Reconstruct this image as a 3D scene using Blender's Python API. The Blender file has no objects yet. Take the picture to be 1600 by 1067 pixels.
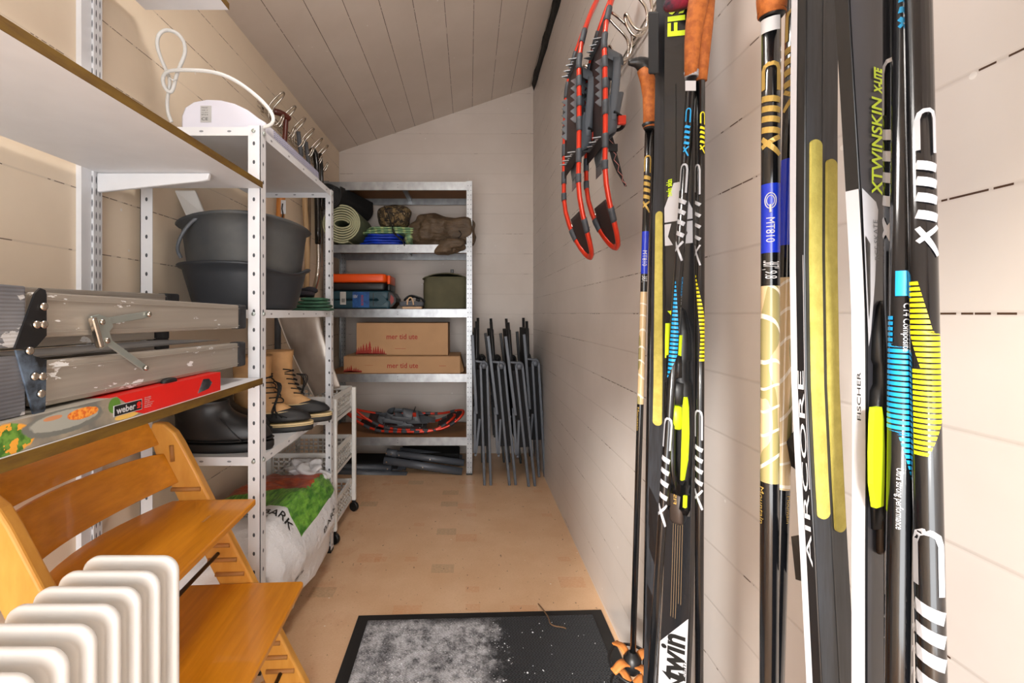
import bpy, bmesh, math, random
from mathutils import Vector as V, Matrix, noise
from mathutils.bvhtree import BVHTree
PI = math.pi
random.seed(7)
COL = bpy.context.scene.collection
F, CX, CY, CZ = 700.0, 733.0, 490.0, 1.10      # survey of the room: focal length, vanishing point, eye height

def P(px, py, D):
    return V(((px-CX)/F*D, D, CZ+(CY-py)/F*D))

# ---------------------------------------------------------------- materials
def lin(c):
    if isinstance(c, str):
        c = tuple(int(c[i:i+2], 16)/255 for i in (0, 2, 4))
    return tuple((x/12.92 if x <= .04045 else ((x+.055)/1.055)**2.4) for x in c)+(1,)

class NT:
    def __init__(s, name):
        s.m = bpy.data.materials.new(name); s.m.use_nodes = True
        s.t = s.m.node_tree; s.n = s.t.nodes; s.b = s.n['Principled BSDF']
    def new(s, typ, **kw):
        n = s.n.new(typ)
        for k, v in kw.items():
            if k.startswith('i_'):
                n.inputs[int(k[2:]) if k[2:].isdigit() else k[2:].replace('_', ' ')].default_value = v
            else: setattr(n, k, v)
        return n
    def link(s, a, b): s.t.links.new(a, b)
    def math(s, op, a, b=None, c=None):
        n = s.n.new('ShaderNodeMath'); n.operation = op
        for i, x in enumerate((a, b, c)):
            if x is None: continue
            if isinstance(x, (int, float)): n.inputs[i].default_value = x
            else: s.link(x, n.inputs[i])
        return n.outputs[0]
    def mix(s, fac, a, b):
        n = s.n.new('ShaderNodeMix'); n.data_type = 'RGBA'
        for i, x in ((0, fac), (6, a), (7, b)):
            if isinstance(x, (int, float)): n.inputs[i].default_value = x
            elif isinstance(x, (tuple, str)): n.inputs[i].default_value = lin(x)
            else: s.link(x, n.inputs[i])
        return n.outputs[2]
    def coord(s):
        return s.n.new('ShaderNodeTexCoord').outputs['Object']
    def noise(s, vec, scale, detail=3, rough=.5):
        n = s.new('ShaderNodeTexNoise'); n.inputs['Scale'].default_value = scale
        n.inputs['Detail'].default_value = detail; n.inputs['Roughness'].default_value = rough
        if vec is not None: s.link(vec, n.inputs['Vector'])
        return n.outputs['Fac']
    def ramp(s, x, lo, hi):
        n = s.n.new('ShaderNodeMapRange'); n.inputs[1].default_value = lo; n.inputs[2].default_value = hi
        s.link(x, n.inputs[0]); return n.outputs[0]
    def mapping(s, vec, scale=(1,1,1), rot=(0,0,0), loc=(0,0,0)):
        n = s.n.new('ShaderNodeMapping'); n.inputs['Scale'].default_value = scale
        n.inputs['Rotation'].default_value = rot; n.inputs['Location'].default_value = loc
        s.link(vec, n.inputs['Vector']); return n.outputs[0]
    def bump(s, h, strength=.3, dist=.002):
        n = s.n.new('ShaderNodeBump'); n.inputs['Strength'].default_value = strength
        n.inputs['Distance'].default_value = dist; s.link(h, n.inputs['Height'])
        s.link(n.outputs[0], s.b.inputs['Normal'])
    def color(s, c): s.link(c, s.b.inputs['Base Color'])

def mat(name, col, rough=.5, metal=0, var=.12, vscale=12, bump=0, bscale=60, col2=None, stretch=(1,1,1), clear=0, spec=None):
    n = NT(name); b = n.b
    b.inputs['Roughness'].default_value = rough; b.inputs['Metallic'].default_value = metal
    if clear: b.inputs['Coat Weight'].default_value = clear; b.inputs['Coat Roughness'].default_value = .12
    if spec is not None: b.inputs['Specular IOR Level'].default_value = spec
    co = n.mapping(n.coord(), stretch)
    c = lin(col)[:3]
    if col2 is None:
        hsv = [max(0, x*(1-var*2)) for x in c]
        a = n.new('ShaderNodeRGB'); a.outputs[0].default_value = (*c, 1)
        d = n.new('ShaderNodeRGB'); d.outputs[0].default_value = (*hsv, 1)
        out = n.mix(n.ramp(n.noise(co, vscale, 4), .35, .75), a.outputs[0], d.outputs[0])
    else:
        out = n.mix(n.ramp(n.noise(co, vscale, 5, .6), .38, .62), col, col2)
    n.color(out)
    if bump: n.bump(n.noise(co, bscale, 4), bump)
    return n.m

# ---------------------------------------------------------------- mesh builder
class MB:
    def __init__(s): s.v = []; s.f = []; s.mi = []; s.sm = []
    def add(s, verts, faces, mi=0, smooth=False):
        o = len(s.v); s.v += [V(p) for p in verts]
        for f in faces: s.f.append([i+o for i in f]); s.mi.append(mi); s.sm.append(smooth)
        return s
    def box(s, lo, hi, mi=0, M=None):
        x0, y0, z0 = lo; x1, y1, z1 = hi
        vs = [V(p) for p in ((x0,y0,z0),(x1,y0,z0),(x1,y1,z0),(x0,y1,z0),(x0,y0,z1),(x1,y0,z1),(x1,y1,z1),(x0,y1,z1))]
        if M is not None: vs = [M@p for p in vs]
        return s.add(vs, [(0,3,2,1),(4,5,6,7),(0,1,5,4),(1,2,6,5),(2,3,7,6),(3,0,4,7)], mi)
    def hexa(s, a, b, mi=0):          # two quads (4 points each) joined
        vs = list(a)+list(b)
        return s.add(vs, [(0,1,2,3),(7,6,5,4),(0,4,5,1),(1,5,6,2),(2,6,7,3),(3,7,4,0)], mi)
    def prism(s, poly, off, mi=0, smooth=False):
        n = len(poly); off = V(off)
        vs = [V(p) for p in poly]+[V(p)+off for p in poly]
        fs = [tuple(range(n-1, -1, -1)), tuple(range(n, 2*n))]
        s.add(vs, fs, mi)
        o = len(s.v)-2*n
        for i in range(n):
            j = (i+1) % n
            s.f.append([o+i, o+j, o+n+j, o+n+i]); s.mi.append(mi); s.sm.append(smooth)
        return s
    def rings(s, rings, mi=0, smooth=True, cap=True, closed=False, mifn=None):
        n = len(rings[0]); o = len(s.v)
        for r in rings: s.v += [V(p) for p in r]
        m = len(rings)
        for k in range(m if closed else m-1):
            a = o+k*n; b = o+((k+1) % m)*n
            for i in range(n):
                j = (i+1) % n
                s.f.append([a+i, a+j, b+j, b+i]); s.mi.append(mifn(k) if mifn else mi); s.sm.append(smooth)
        if cap and not closed:
            s.f.append([o+i for i in range(n-1, -1, -1)]); s.mi.append(mifn(0) if mifn else mi); s.sm.append(False)
            s.f.append([o+(m-1)*n+i for i in range(n)]); s.mi.append(mifn(m-2) if mifn else mi); s.sm.append(False)
        return s
    def tube(s, pts, r, n=8, mi=0, closed=False, cap=True, flat=1.0, up=None, mifn=None):
        pts = [V(p) for p in pts]; m = len(pts)
        rr = list(r) if isinstance(r, (list, tuple)) else [r]*m
        if len(rr) != m:
            q = rr; rr = []
            for i in range(m):
                t = i/(m-1)*(len(q)-1); a = min(len(q)-2, int(t)); rr.append(q[a]+(q[a+1]-q[a])*(t-a))
        T = []
        for i in range(m):
            a = pts[(i-1) % m] if (closed or i > 0) else pts[i]
            b = pts[(i+1) % m] if (closed or i < m-1) else pts[i]
            t = (b-a); T.append(t.normalized() if t.length > 1e-9 else V((0,0,1)))
        u = V(up) if up is not None else (V((0,0,1)) if abs(T[0].z) < .9 else V((1,0,0)))
        rings = []; u = (u-T[0]*u.dot(T[0])).normalized()
        for i in range(m):
            u = (u-T[i]*u.dot(T[i]))
            u = u.normalized() if u.length > 1e-6 else V((1,0,0))
            w = T[i].cross(u)
            rings.append([pts[i]+(u*math.cos(2*PI*k/n)*flat+w*math.sin(2*PI*k/n))*rr[i] for k in range(n)])
        return s.rings(rings, mi, True, cap, closed, mifn)
    def bar(s, a, b, w, h, up=(0,0,1), mi=0):
        a = V(a); b = V(b); t = (b-a).normalized(); u = V(up); u = (u-t*u.dot(t)).normalized(); x = t.cross(u)
        q = [(-1,-1),(1,-1),(1,1),(-1,1)]
        return s.hexa([a+x*w/2*i+u*h/2*j for i, j in q], [b+x*w/2*i+u*h/2*j for i, j in q], mi)
    def lathe(s, prof, c=(0,0,0), n=32, mi=0, zmod=None, cap=False, smooth=True):
        c = V(c); rings = []
        for (r, z) in prof:
            rings.append([c+V((r*math.cos(2*PI*k/n), r*math.sin(2*PI*k/n), z+(zmod(2*PI*k/n, r, z) if zmod else 0))) for k in range(n)])
        return s.rings(rings, mi, smooth, cap)
    def grid(s, fn, nu, nv, mi=0, smooth=True):
        vs = [fn(i/nu, j/nv) for j in range(nv+1) for i in range(nu+1)]
        fs = [(j*(nu+1)+i, j*(nu+1)+i+1, (j+1)*(nu+1)+i+1, (j+1)*(nu+1)+i) for j in range(nv) for i in range(nu)]
        return s.add(vs, fs, mi, smooth)
    def slab(s, fn, nu, nv, th, mi=0, smooth=True):      # a curved sheet with thickness th (vector)
        th = V(th)
        o = len(s.v); W = nu+1
        for k in (0, 1):
            for j in range(nv+1):
                for i in range(nu+1): s.v.append(V(fn(i/nu, j/nv))+th*k)
        N = (nu+1)*(nv+1)
        for j in range(nv):
            for i in range(nu):
                a = o+j*W+i
                s.f.append([a, a+1, a+W+1, a+W]); s.f.append([a+N, a+N+W, a+N+W+1, a+N+1]); s.mi += [mi, mi]; s.sm += [smooth, smooth]
        edge = [j for j in range(W)]+[j*W+nu for j in range(1, nv+1)]+[nv*W+i for i in range(nu-1, -1, -1)]+[j*W for j in range(nv-1, 0, -1)]
        for k in range(len(edge)):
            a = edge[k]+o; b = edge[(k+1) % len(edge)]+o
            s.f.append([b, a, a+N, b+N]); s.mi.append(mi); s.sm.append(False)
        return s
    def blob(s, c, h, ex=2.6, amp=.0, seed=0, fr=8, n=28, m=18, zmin=None, mi=0, fn=None):
        c = V(c); h = V(h); rings = []
        def pw(x, e): return math.copysign(abs(x)**(2/e), x)
        for j in range(1, m):
            ph = -PI/2+PI*j/m; r = []
            for i in range(n):
                th = 2*PI*i/n
                p = V((pw(math.cos(ph), ex)*pw(math.cos(th), ex)*h.x, pw(math.cos(ph), ex)*pw(math.sin(th), ex)*h.y, pw(math.sin(ph), ex)*h.z))
                q = p+c+V((seed*3.1, seed, 0))
                d = noise.noise(q*fr)*amp+noise.noise(q*fr*2.3)*amp*.5
                p = p*(1+d/max(h.length*.5, .01))+c
                if fn: p = fn(p)
                if zmin is not None and p.z < zmin: p.z = zmin
                r.append(p)
            rings.append(r)
        return s.rings(rings, mi, True, True)
    def build(s, name, mats, parent=None, loc=None, bevel=0, sub=0, local=False, seg=2):
        me = bpy.data.meshes.new(name)
        if not isinstance(mats, (list, tuple)): mats = [mats]
        vs = s.v
        xs = [p.x for p in vs]; ys = [p.y for p in vs]; zs = [p.z for p in vs]
        if local: off = V((0,0,0))
        elif parent is not None: off = parent.get('_org') ; off = V(off) if off is not None else V((0,0,0))
        else: off = V(loc) if loc is not None else V(((min(xs)+max(xs))/2, (min(ys)+max(ys))/2, min(zs)))
        me.from_pydata([tuple(p-off) for p in vs], [], s.f)
        for m_ in mats: me.materials.append(m_)
        for i, p in enumerate(me.polygons):
            p.material_index = s.mi[i]; p.use_smooth = s.sm[i]
        bm = bmesh.new(); bm.from_mesh(me); bmesh.ops.recalc_face_normals(bm, faces=bm.faces); bm.to_mesh(me); bm.free()
        me.update()
        o = bpy.data.objects.new(name, me); COL.objects.link(o)
        if parent is not None: o.parent = parent; o['_org'] = tuple(off)
        else:
            o.location = off; o['_org'] = tuple(off)
        if bevel:
            b = o.modifiers.new('bevel', 'BEVEL'); b.width = bevel; b.segments = seg; b.limit_method = 'ANGLE'; b.angle_limit = .6
        if sub:
            b = o.modifiers.new('sub', 'SUBSURF'); b.levels = sub; b.render_levels = sub
        return o

def tag(o, label, cat, group=None):
    o['label'] = label; o['category'] = cat
    if group: o['group'] = group
    return o
def thing(name, label, cat, loc=(0,0,0), group=None, M=None):
    o = bpy.data.objects.new(name, None); COL.objects.link(o); o.empty_display_size = .05
    if M is not None: o.matrix_world = M; o['_org'] = (0,0,0)
    else: o.location = loc; o['_org'] = tuple(loc)
    return tag(o, label, cat, group)
def struct(o): o['kind'] = 'structure'; return o
def dup(root, M=None, loc=None, label=None):
    r = root.copy(); COL.objects.link(r)
    if M is not None: r.matrix_world = M
    if loc is not None: r.location = loc
    if label: r['label'] = label
    for ch in root.children:
        c = ch.copy(); COL.objects.link(c); c.parent = r
        for g in ch.children:
            d = g.copy(); COL.objects.link(d); d.parent = c
    return r

# ---------------------------------------------------------------- lettering
def text2d(body, bold=.0, shear=0, cuts=0):
    cu = bpy.data.curves.new('t', 'FONT'); cu.body = body; cu.size = 1; cu.offset = bold; cu.shear = shear; cu.resolution_u = 3
    o = bpy.data.objects.new('t', cu); COL.objects.link(o)
    bpy.context.view_layer.update()
    dg = bpy.context.evaluated_depsgraph_get()
    me = bpy.data.meshes.new_from_object(o.evaluated_get(dg))
    bm = bmesh.new(); bm.from_mesh(me)
    xs = [v.co.x for v in bm.verts]; ys = [v.co.y for v in bm.verts]
    x0, x1, y0, y1 = min(xs), max(xs), min(ys), max(ys)
    for v in bm.verts: v.co = V(((v.co.x-x0)/(x1-x0), (v.co.y-y0)/(y1-y0), 0))
    for k in range(1, cuts+1):
        for ax in (V((0,1,0)),):
            bmesh.ops.bisect_plane(bm, geom=bm.verts[:]+bm.edges[:]+bm.faces[:], plane_co=ax*(k/(cuts+1)), plane_no=ax)
    bm.verts.ensure_lookup_table(); bm.verts.index_update()
    vs = [(v.co.x, v.co.y) for v in bm.verts]; fs = [[v.index for v in f.verts] for f in bm.faces]
    bm.free(); bpy.data.objects.remove(o); bpy.data.curves.remove(cu); bpy.data.meshes.remove(me)
    return vs, fs
def lettering(body, fmap, m, parent, name='lettering', bold=.0, shear=0, cuts=0):
    vs, fs = text2d(body, bold, shear, cuts)
    b = MB(); b.add([fmap(u, v) for u, v in vs], fs)
    return b.build(name, m, parent)
def qmap(o, u, v):                     # flat placement: origin, vector along the text, vector up
    o, u, v = V(o), V(u), V(v)
    return lambda a, b: o+u*a+v*b
# ================================================================ room
XL, XR, YB, YF = -1.025, 0.505, 3.53, -1.3
ZL, ZR = 2.373, 2.893
def ceil_z(x): return ZL+(x-XL)*(ZR-ZL)/(XR-XL)

def planks(name, base, base2, axis, off, step, along, rough=.45, dash=.55, gapcol='3d2a1e', fine=.47):
    n = NT(name); co = n.new('ShaderNodeNewGeometry').outputs['Position']
    sep = n.new('ShaderNodeSeparateXYZ'); n.link(co, sep.inputs[0])
    q = n.math('DIVIDE', n.math('SUBTRACT', sep.outputs[axis], off), step)
    fr = n.math('ABSOLUTE', n.math('SUBTRACT', n.math('FRACT', n.math('ADD', q, .5)), .5))
    cell = n.math('FLOOR', n.math('ADD', q, .5))
    cs = n.new('ShaderNodeCombineXYZ'); n.link(n.math('MULTIPLY', cell, 7.31), cs.inputs[0]); n.link(sep.outputs[along], cs.inputs[1])
    d1 = n.noise(n.mapping(cs.outputs[0], (1, 2.2, 1)), 1.6, 2)
    d2 = n.noise(n.mapping(cs.outputs[0], (1, 22, 1)), 2.2, 2)
    dm = n.math('MULTIPLY', n.math('GREATER_THAN', d1, dash-.05), n.math('GREATER_THAN', d2, fine))
    w = n.math('MULTIPLY', n.math('GREATER_THAN', n.math('SUBTRACT', .0011/step, fr), 0), dm)
    soft = n.ramp(fr, .0, .0035/step)
    pos = n.mapping(co, (1, 1, 1))
    mottled = n.mix(n.ramp(n.noise(pos, 2.2, 5, .6), .35, .7), base, base2)
    pc = n.new('ShaderNodeTexWhiteNoise', noise_dimensions='1D'); n.link(n.math('FLOOR', q), pc.inputs['W'])
    tint = n.mix(n.math('MULTIPLY', pc.outputs['Value'], .35), mottled, base2)
    # small chips and filler marks in the paint
    v = n.new('ShaderNodeTexVoronoi'); v.inputs['Scale'].default_value = 9; n.link(n.mapping(co, (1, 1, 1)), v.inputs['Vector'])
    wob = n.math('ADD', v.outputs['Distance'], n.math('MULTIPLY', n.noise(pos, 60, 2), .05))
    chip = n.math('LESS_THAN', wob, .062)
    c2 = n.mix(n.math('MULTIPLY', chip, .7), tint, 'ece8e4')
    nd = n.new('ShaderNodeTexVoronoi'); nd.inputs['Scale'].default_value = 5; n.link(n.mapping(co, (1, 1, 1), loc=(.3, .2, .7)), nd.inputs['Vector'])
    nail = n.math('LESS_THAN', nd.outputs['Distance'], .018)
    c3 = n.mix(n.math('MULTIPLY', nail, .6), c2, '8a6a50')
    line = n.mix(w, n.mix(n.math('MULTIPLY', n.math('SUBTRACT', 1, soft), .22), c3, '8d8177'), gapcol)
    n.color(line); n.b.inputs['Roughness'].default_value = rough
    st = [1, 1, 1]; st[axis] = 60; st[along] = 3
    grain = n.math('ADD', n.math('MULTIPLY', n.noise(n.mapping(co, tuple(st)), 2, 3), .12), n.math('MULTIPLY', soft, 1.0))
    n.bump(n.math('ADD', grain, n.math('MULTIPLY', chip, .15)), .35, .0015)
    return n.m

M_LW = planks('cream_planks', 'eddcc4', 'e2d0b8', 2, 1.756, .1637, 1, .45, .56, '6b5646')
M_RW = planks('white_planks', 'd8d0cb', 'cbc3bd', 2, 1.10, .1205, 1, .36, .60, '4a3426', .49)
M_BW = planks('back_planks', 'd3c9c0', 'c8bdb3', 2, 1.412, .158, 0, .5, .62, '7d6c60')
M_CE = planks('ceiling_planks', 'd9cec3', 'cdc1b5', 0, -.878, .1505, 1, .5, .33, '3d2a1e', .38)

# linoleum
n = NT('linoleum'); co = n.new('ShaderNodeNewGeometry').outputs['Position']
base = n.mix(n.ramp(n.noise(co, 5, 5, .6), .3, .7), 'debb98', 'd2aa84')
grain = n.noise(n.mapping(co, (40, 90, 1)), 3, 4, .7)
base = n.mix(n.math('MULTIPLY', n.ramp(grain, .5, .8), .45), base, 'b08458')
def patch(scale, loc, thr, lox, loy):
    mp = n.mapping(co, (scale[0], scale[1], 0), loc=loc)
    fl = n.new('ShaderNodeVectorMath', operation='FLOOR'); n.link(mp, fl.inputs[0])
    fc = n.new('ShaderNodeVectorMath', operation='FRACTION'); n.link(mp, fc.inputs[0])
    wn = n.new('ShaderNodeTexWhiteNoise', noise_dimensions='2D'); n.link(fl.outputs[0], wn.inputs['Vector'])
    s = n.new('ShaderNodeSeparateXYZ'); n.link(fc.outputs[0], s.inputs[0])
    m = n.math('MULTIPLY', n.math('LESS_THAN', s.outputs[0], lox), n.math('LESS_THAN', s.outputs[1], loy))
    return n.math('MULTIPLY', m, n.math('LESS_THAN', wn.outputs['Value'], thr))
soft_ = n.ramp(n.noise(n.mapping(co, (30, 60, 1)), 3, 3), .25, .6)
base = n.mix(n.math('MULTIPLY', n.math('MULTIPLY', patch((4.6, 5.5, 1), (.3, .1, 0), .2, .48, .4), soft_), .38), base, 'c98050')
base = n.mix(n.math('MULTIPLY', n.math('MULTIPLY', patch((4.3, 6.1, 1), (.7, .4, 0), .18, .42, .4), soft_), .5), base, '9a8668')
base = n.mix(n.math('MULTIPLY', n.math('MULTIPLY', patch((7.3, 9.1, 1), (.1, .9, 0), .10, .4, .35), soft_), .35), base, 'c98050')
sx = n.new('ShaderNodeSeparateXYZ'); n.link(co, sx.inputs[0])
worn = n.math('MULTIPLY', n.ramp(n.noise(n.mapping(co, (14, 9, 1)), 1, 4, .65), .52, .75), n.ramp(sx.outputs[0], -.35, -.65))
base = n.mix(n.math('MULTIPLY', worn, .6), base, 'b86f45')
sp = n.noise(n.mapping(co, (60, 42, 1)), 1.0, 3, .6)
base = n.mix(n.math('MULTIPLY', n.math('GREATER_THAN', sp, .69), .75), base, '4a3326')
v = n.new('ShaderNodeTexVoronoi'); v.inputs['Scale'].default_value = 10; n.link(n.mapping(co, (1, 1.3, 0)), v.inputs['Vector'])
base = n.mix(n.math('MULTIPLY', n.math('LESS_THAN', v.outputs['Distance'], .035), .8), base, 'f0e8de')
n.color(base); n.b.inputs['Roughness'].default_value = .38
n.bump(n.noise(n.mapping(co, (30, 60, 1)), 6, 3), .08, .001)
M_FLOOR = n.m

struct(MB().box((XL-.1, YF-.1, -.08), (XR+.1, YB+.1, 0)).build('floor', M_FLOOR))
struct(MB().box((XL-.1, YF-.1, 0), (XL, YB+.1, ZL+.02)).build('wall_left', M_LW))
struct(MB().box((XR, YF-.1, 0), (XR+.1, YB+.1, ZR+.03)).build('wall_right', M_RW))
struct(MB().prism([(XL, YB, 0), (XR, YB, 0), (XR, YB, ZR), (XL, YB, ZL)], (0, .1, 0)).build('wall_back', M_BW))
struct(MB().prism([(XL-.1, YF-.1, ceil_z(XL-.1)), (XR+.1, YF-.1, ceil_z(XR+.1)), (XR+.1, YF-.1, ceil_z(XR+.1)+.08), (XL-.1, YF-.1, ceil_z(XL-.1)+.08)],
       (0, YB-YF+.2, 0)).build('ceiling', M_CE))
struct(MB().box((-5, -9, -.12), (5, YF-.1, -.02)).build('floor_outside', mat('snow_ground', 'eef0f4', .8, var=.03)))
# the wall with the doorway behind the photographer
DX0, DX1, DZ = -.98, .46, 1.88
w = MB().box((XL, YF-.1, 0), (DX0, YF, ZL)).box((DX1, YF-.1, 0), (XR, YF, ZL))
w.prism([(DX0, YF-.1, DZ), (DX1, YF-.1, DZ), (XR, YF-.1, DZ), (XR, YF-.1, ZR), (XL, YF-.1, ZL), (DX0, YF-.1, ZL)], (0, .1, 0))
struct(w.build('wall_front', M_BW))
# dark strip of insulation felt hanging out of the corner
M_FELT = mat('felt', '2a2826', .95, var=.4, vscale=40, bump=.6, bscale=120)
fb = MB(); rr = []
for k in range(40):
    t = k/39; y = .9+t*2.58; w_ = .016+.026*abs(noise.noise(V((y*5, 1, 2))))+.016*(1-t)
    zc = ceil_z(XR)-.018
    rr.append([(XR-.002-w_, y, zc+.012), (XR-.002, y, zc-.03-w_*1.1), (XR-.001, y, zc+.01)])
fb.rings(rr); struct(fb.build('trim_1', M_FELT))

# ================================================================ shared materials
M_WPAINT = mat('white_enamel', 'dedfe2', .35, var=.03)
M_WPLAST = mat('white_plastic', 'dededb', .4, var=.02)
M_SLOT = mat('slot_dark', '4a4d52', .7)
M_SLOTG = mat('slot_grey', '8f9196', .7)
M_LAM = mat('white_laminate', 'e3e3e6', .5, var=.03)
M_MDF = mat('board_edge', '6f520f', .75, col2='55390a', vscale=10, stretch=(4, 1, 4), bump=.2)
M_ALU = mat('aluminium', 'c4beb4', .42, .55, var=.07, vscale=4, stretch=(1, .3, 6))
M_ALUD = mat('aluminium_worn', '8e8a85', .5, .45, col2='6f7073', vscale=14, stretch=(1, .4, 3))
M_GALV = mat('galvanised', 'a3a5a7', .36, .8, var=.16, vscale=16, stretch=(1.5, 1, 1))
M_STEEL = mat('polished_steel', 'c9c2b8', .2, 1, var=.04)
M_ZINC = mat('zinc_plate', 'b9c2bd', .3, .7, var=.06)
M_BLK = mat('black_plastic', '17181a', .42, var=.2)
M_BLKS = mat('black_rubber', '1b1b1c', .55, var=.25, bump=.08)
M_BLKG = mat('black_gloss', '0b0c0e', .18, var=.1, clear=.4)
M_GREY = mat('grey_plastic', '5a5e64', .5, var=.1)
M_HOLE = mat('hole', '4c4f54', .8)
M_WHITEINK = mat('white_ink', 'c8c8cb', .5, var=.02)
M_BLACKINK = mat('black_ink', '151515', .5, var=.02)
n = NT('paint_spatter'); co = n.coord()
M_SPAT = mat('paint_spatter', 'e9e9ea', .6)

def slots(b, o, d, u, nrm, cnt, step, w, h, mi=1, r=True):
    """a row of slot holes as shallow dark lozenges on a face"""
    o, d, u, nrm = V(o), V(d).normalized(), V(u).normalized(), V(nrm).normalized()
    for k in range(cnt):
        c = o+d*(k*step)+nrm*.0004
        pts = []
        for a in range(8):
            t = 2*PI*(a+.5)/8
            pts.append(c+u*math.cos(t)*w/2*1.05+d*math.sin(t)*h/2*1.05)
        b.add(pts, [tuple(range(8))], mi)

# ================================================================ laminate wall shelves on slotted tracks
def board(name, x0, x1, y0, y1, z0, z1, label):
    b = MB().box((x0, y0, z0), (x1, y1, z1))
    o = thing(name, label, 'shelf', ((x0+x1)/2, (y0+y1)/2, z0))
    b.build('panel', M_LAM, o)
    MB().box((x1, y0, z0-.0005), (x1+.0015, y1, z1+.0005)).build('edge', M_MDF, o)
    return o
BX = -.6265
def bracket(o, z, x1, y=1.213):
    b = MB(); xw = XL+.022
    b.prism([(xw, y-.006, z), (x1, y-.006, z), (x1-.004, y-.006, z-.018), (x1-.02, y-.006, z-.022), (xw, y-.006, z-.052)], (0, .012, 0))
    b.build('bracket', M_WPAINT, o, bevel=.003)
sh1 = board('wall_shelf', -1.0, BX, .03, 1.357, 1.48, 1.498, 'long white laminate wall shelf with raw brown edge at eye height, empty, upper left')
bracket(sh1, 1.4795, -.70)
sh2 = board('wall_shelf', -1.0, BX, .03, 1.357, .887, .905, 'white laminate wall shelf with brown edge carrying the folded aluminium platform')
bracket(sh2, .8865, -.72)
sh3 = board('wall_shelf', -.98, -.728, .03, 1.357, 2.02, 2.038, 'narrow white laminate shelf highest up by the ceiling, cut by top of photo')
bracket(sh3, 2.0195, -.80)
tr = MB().box((XL, 1.196, .3), (XL+.006, 1.235, 2.34))
tr2 = MB().box((XL+.006, 1.199, .3), (XL+.02, 1.227, 2.34))
for yy in (1.207, 1.219):
    slots(tr2, (XL+.02, yy, .34), (0, 0, 1), (0, 1, 0), (1, 0, 0), 62, .032, .003, .02)
    slots(tr2, (XL+.02-(.0), 1.199, .34), (0, 0, 1), (1, 0, 0), (0, -1, 0), 0, .032, .003, .02)
tk = thing('shelf_track', 'white slotted steel track with batten fixed upright on the cream wall', 'shelf track', (XL+.01, 1.21, .3))
tr.box((XL, 1.168, .3), (XL+.014, 1.1985, 2.34)); tr.build('batten', M_WPAINT, tk)
for yy in (1.1988,):
    for xx in (XL+.010, XL+.0165):
        slots(tr2, (xx, yy, .34), (0, 0, 1), (1, 0, 0), (0, -1, 0), 62, .032, .0026, .02)
tr2.build('rail', [M_WPAINT, M_SLOT], tk)
scr = MB(); scr.tube([(XL+.013, 1.197, 1.62), (XL+.013, 1.2, 1.62)], .006, 10); scr.build('screw', M_GREY, tk)

# ================================================================ white perforated metal rack
RX0, RX1, RY0, RY1, RH = -1.0, -.635, 1.362, 2.097, 1.672
rack = thing('metal_rack', 'white perforated metal rack holding black tubs and boots', 'shelving rack', ((RX0+RX1)/2, (RY0+RY1)/2, 0))
for (x, sx) in ((RX0, 1), (RX1, -1)):
    for (y, sy) in ((RY0, 1), (RY1, -1)):
        b = MB(); W = .037; t = .0018
        xa, xb = sorted((x, x+sx*W)); ya, yb = sorted((y, y+sy*t)); b.box((xa, ya, 0), (xb, yb, RH))
        xa, xb = sorted((x, x+sx*t)); ya, yb = sorted((y, y+sy*W)); b.box((xa, ya, 0), (xb, yb, RH))
        for s_ in (-1, 1):
            slots(b, (x+sx*W*.52, y+(sy*t if s_*sy > 0 else 0), .03), (0, 0, 1), (1, 0, 0), (0, s_, 0), 29, .0567, .0075, .0125)
            slots(b, (x+(sx*t if s_*sx > 0 else 0), y+sy*W*.52, .03), (0, 0, 1), (0, 1, 0), (s_, 0, 0), 29, .0567, .0075, .0125)
        b.build('post', [M_WPAINT, M_HOLE], rack)
        f = MB(); f.box((min(x, x+sx*.04)-.001, min(y, y+sy*.04)-.001, 0), (max(x, x+sx*.04)+.001, max(y, y+sy*.04)+.001, .012)); f.build('foot', M_BLK, rack)
M_SHTOP = mat('shelf_steel', 'd0d1d4', .3, .1, var=.05)
for zt in (1.668, 1.112, .663, .12):
    b = MB(); L = .026; e = .0025
    b.box((RX0+e, RY0+e, zt-.003), (RX1-e, RY1-e, zt))
    b.box((RX0+e, RY0+e-.001, zt-L), (RX1-e, RY0+e, zt)); b.box((RX0+e, RY1-e, zt-L), (RX1-e, RY1-e+.001, zt))
    b.box((RX0+e-.001, RY0+e, zt-L), (RX0+e, RY1-e, zt)); b.box((RX1-e, RY0+e, zt-L), (RX1-e+.001, RY1-e, zt))
    for (x0, y0, d, nn) in ((RX0, RY0+.0015, (1, 0, 0), (0, -1, 0)),):
        slots(b, (RX0+.1, RY0+.0015, zt-.013), (1, 0, 0), (0, 0, 1), (0, -1, 0), 3, .085, .006, .013)
    slots(b, (RX0+.1, RY1-.0045, zt-.013), (1, 0, 0), (0, 0, 1), (0, -1, 0), 3, .085, .006, .013)
    slots(b, (RX1-.0015, RY0+.08, zt-.013), (0, 1, 0), (0, 0, 1), (1, 0, 0), 5, .14, .006, .013)
    b.build('shelf', [M_SHTOP if 0 else M_WPAINT, M_SLOTG], rack)
    for (x, y, d) in ((RX1-.02, RY0-.001, (0, -1, 0)), (RX1+.001, RY0+.02, (1, 0, 0)), (RX1+.001, RY1-.02, (1, 0, 0)), (RX0+.02, RY0-.001, (0, -1, 0))):
        s_ = MB(); p = V((x, y, zt-.013)); s_.tube([p, p+V(d)*.003, p+V(d)*.0045], [.006, .006, .003], 10); s_.build('bolt', M_ZINC, rack)

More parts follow.
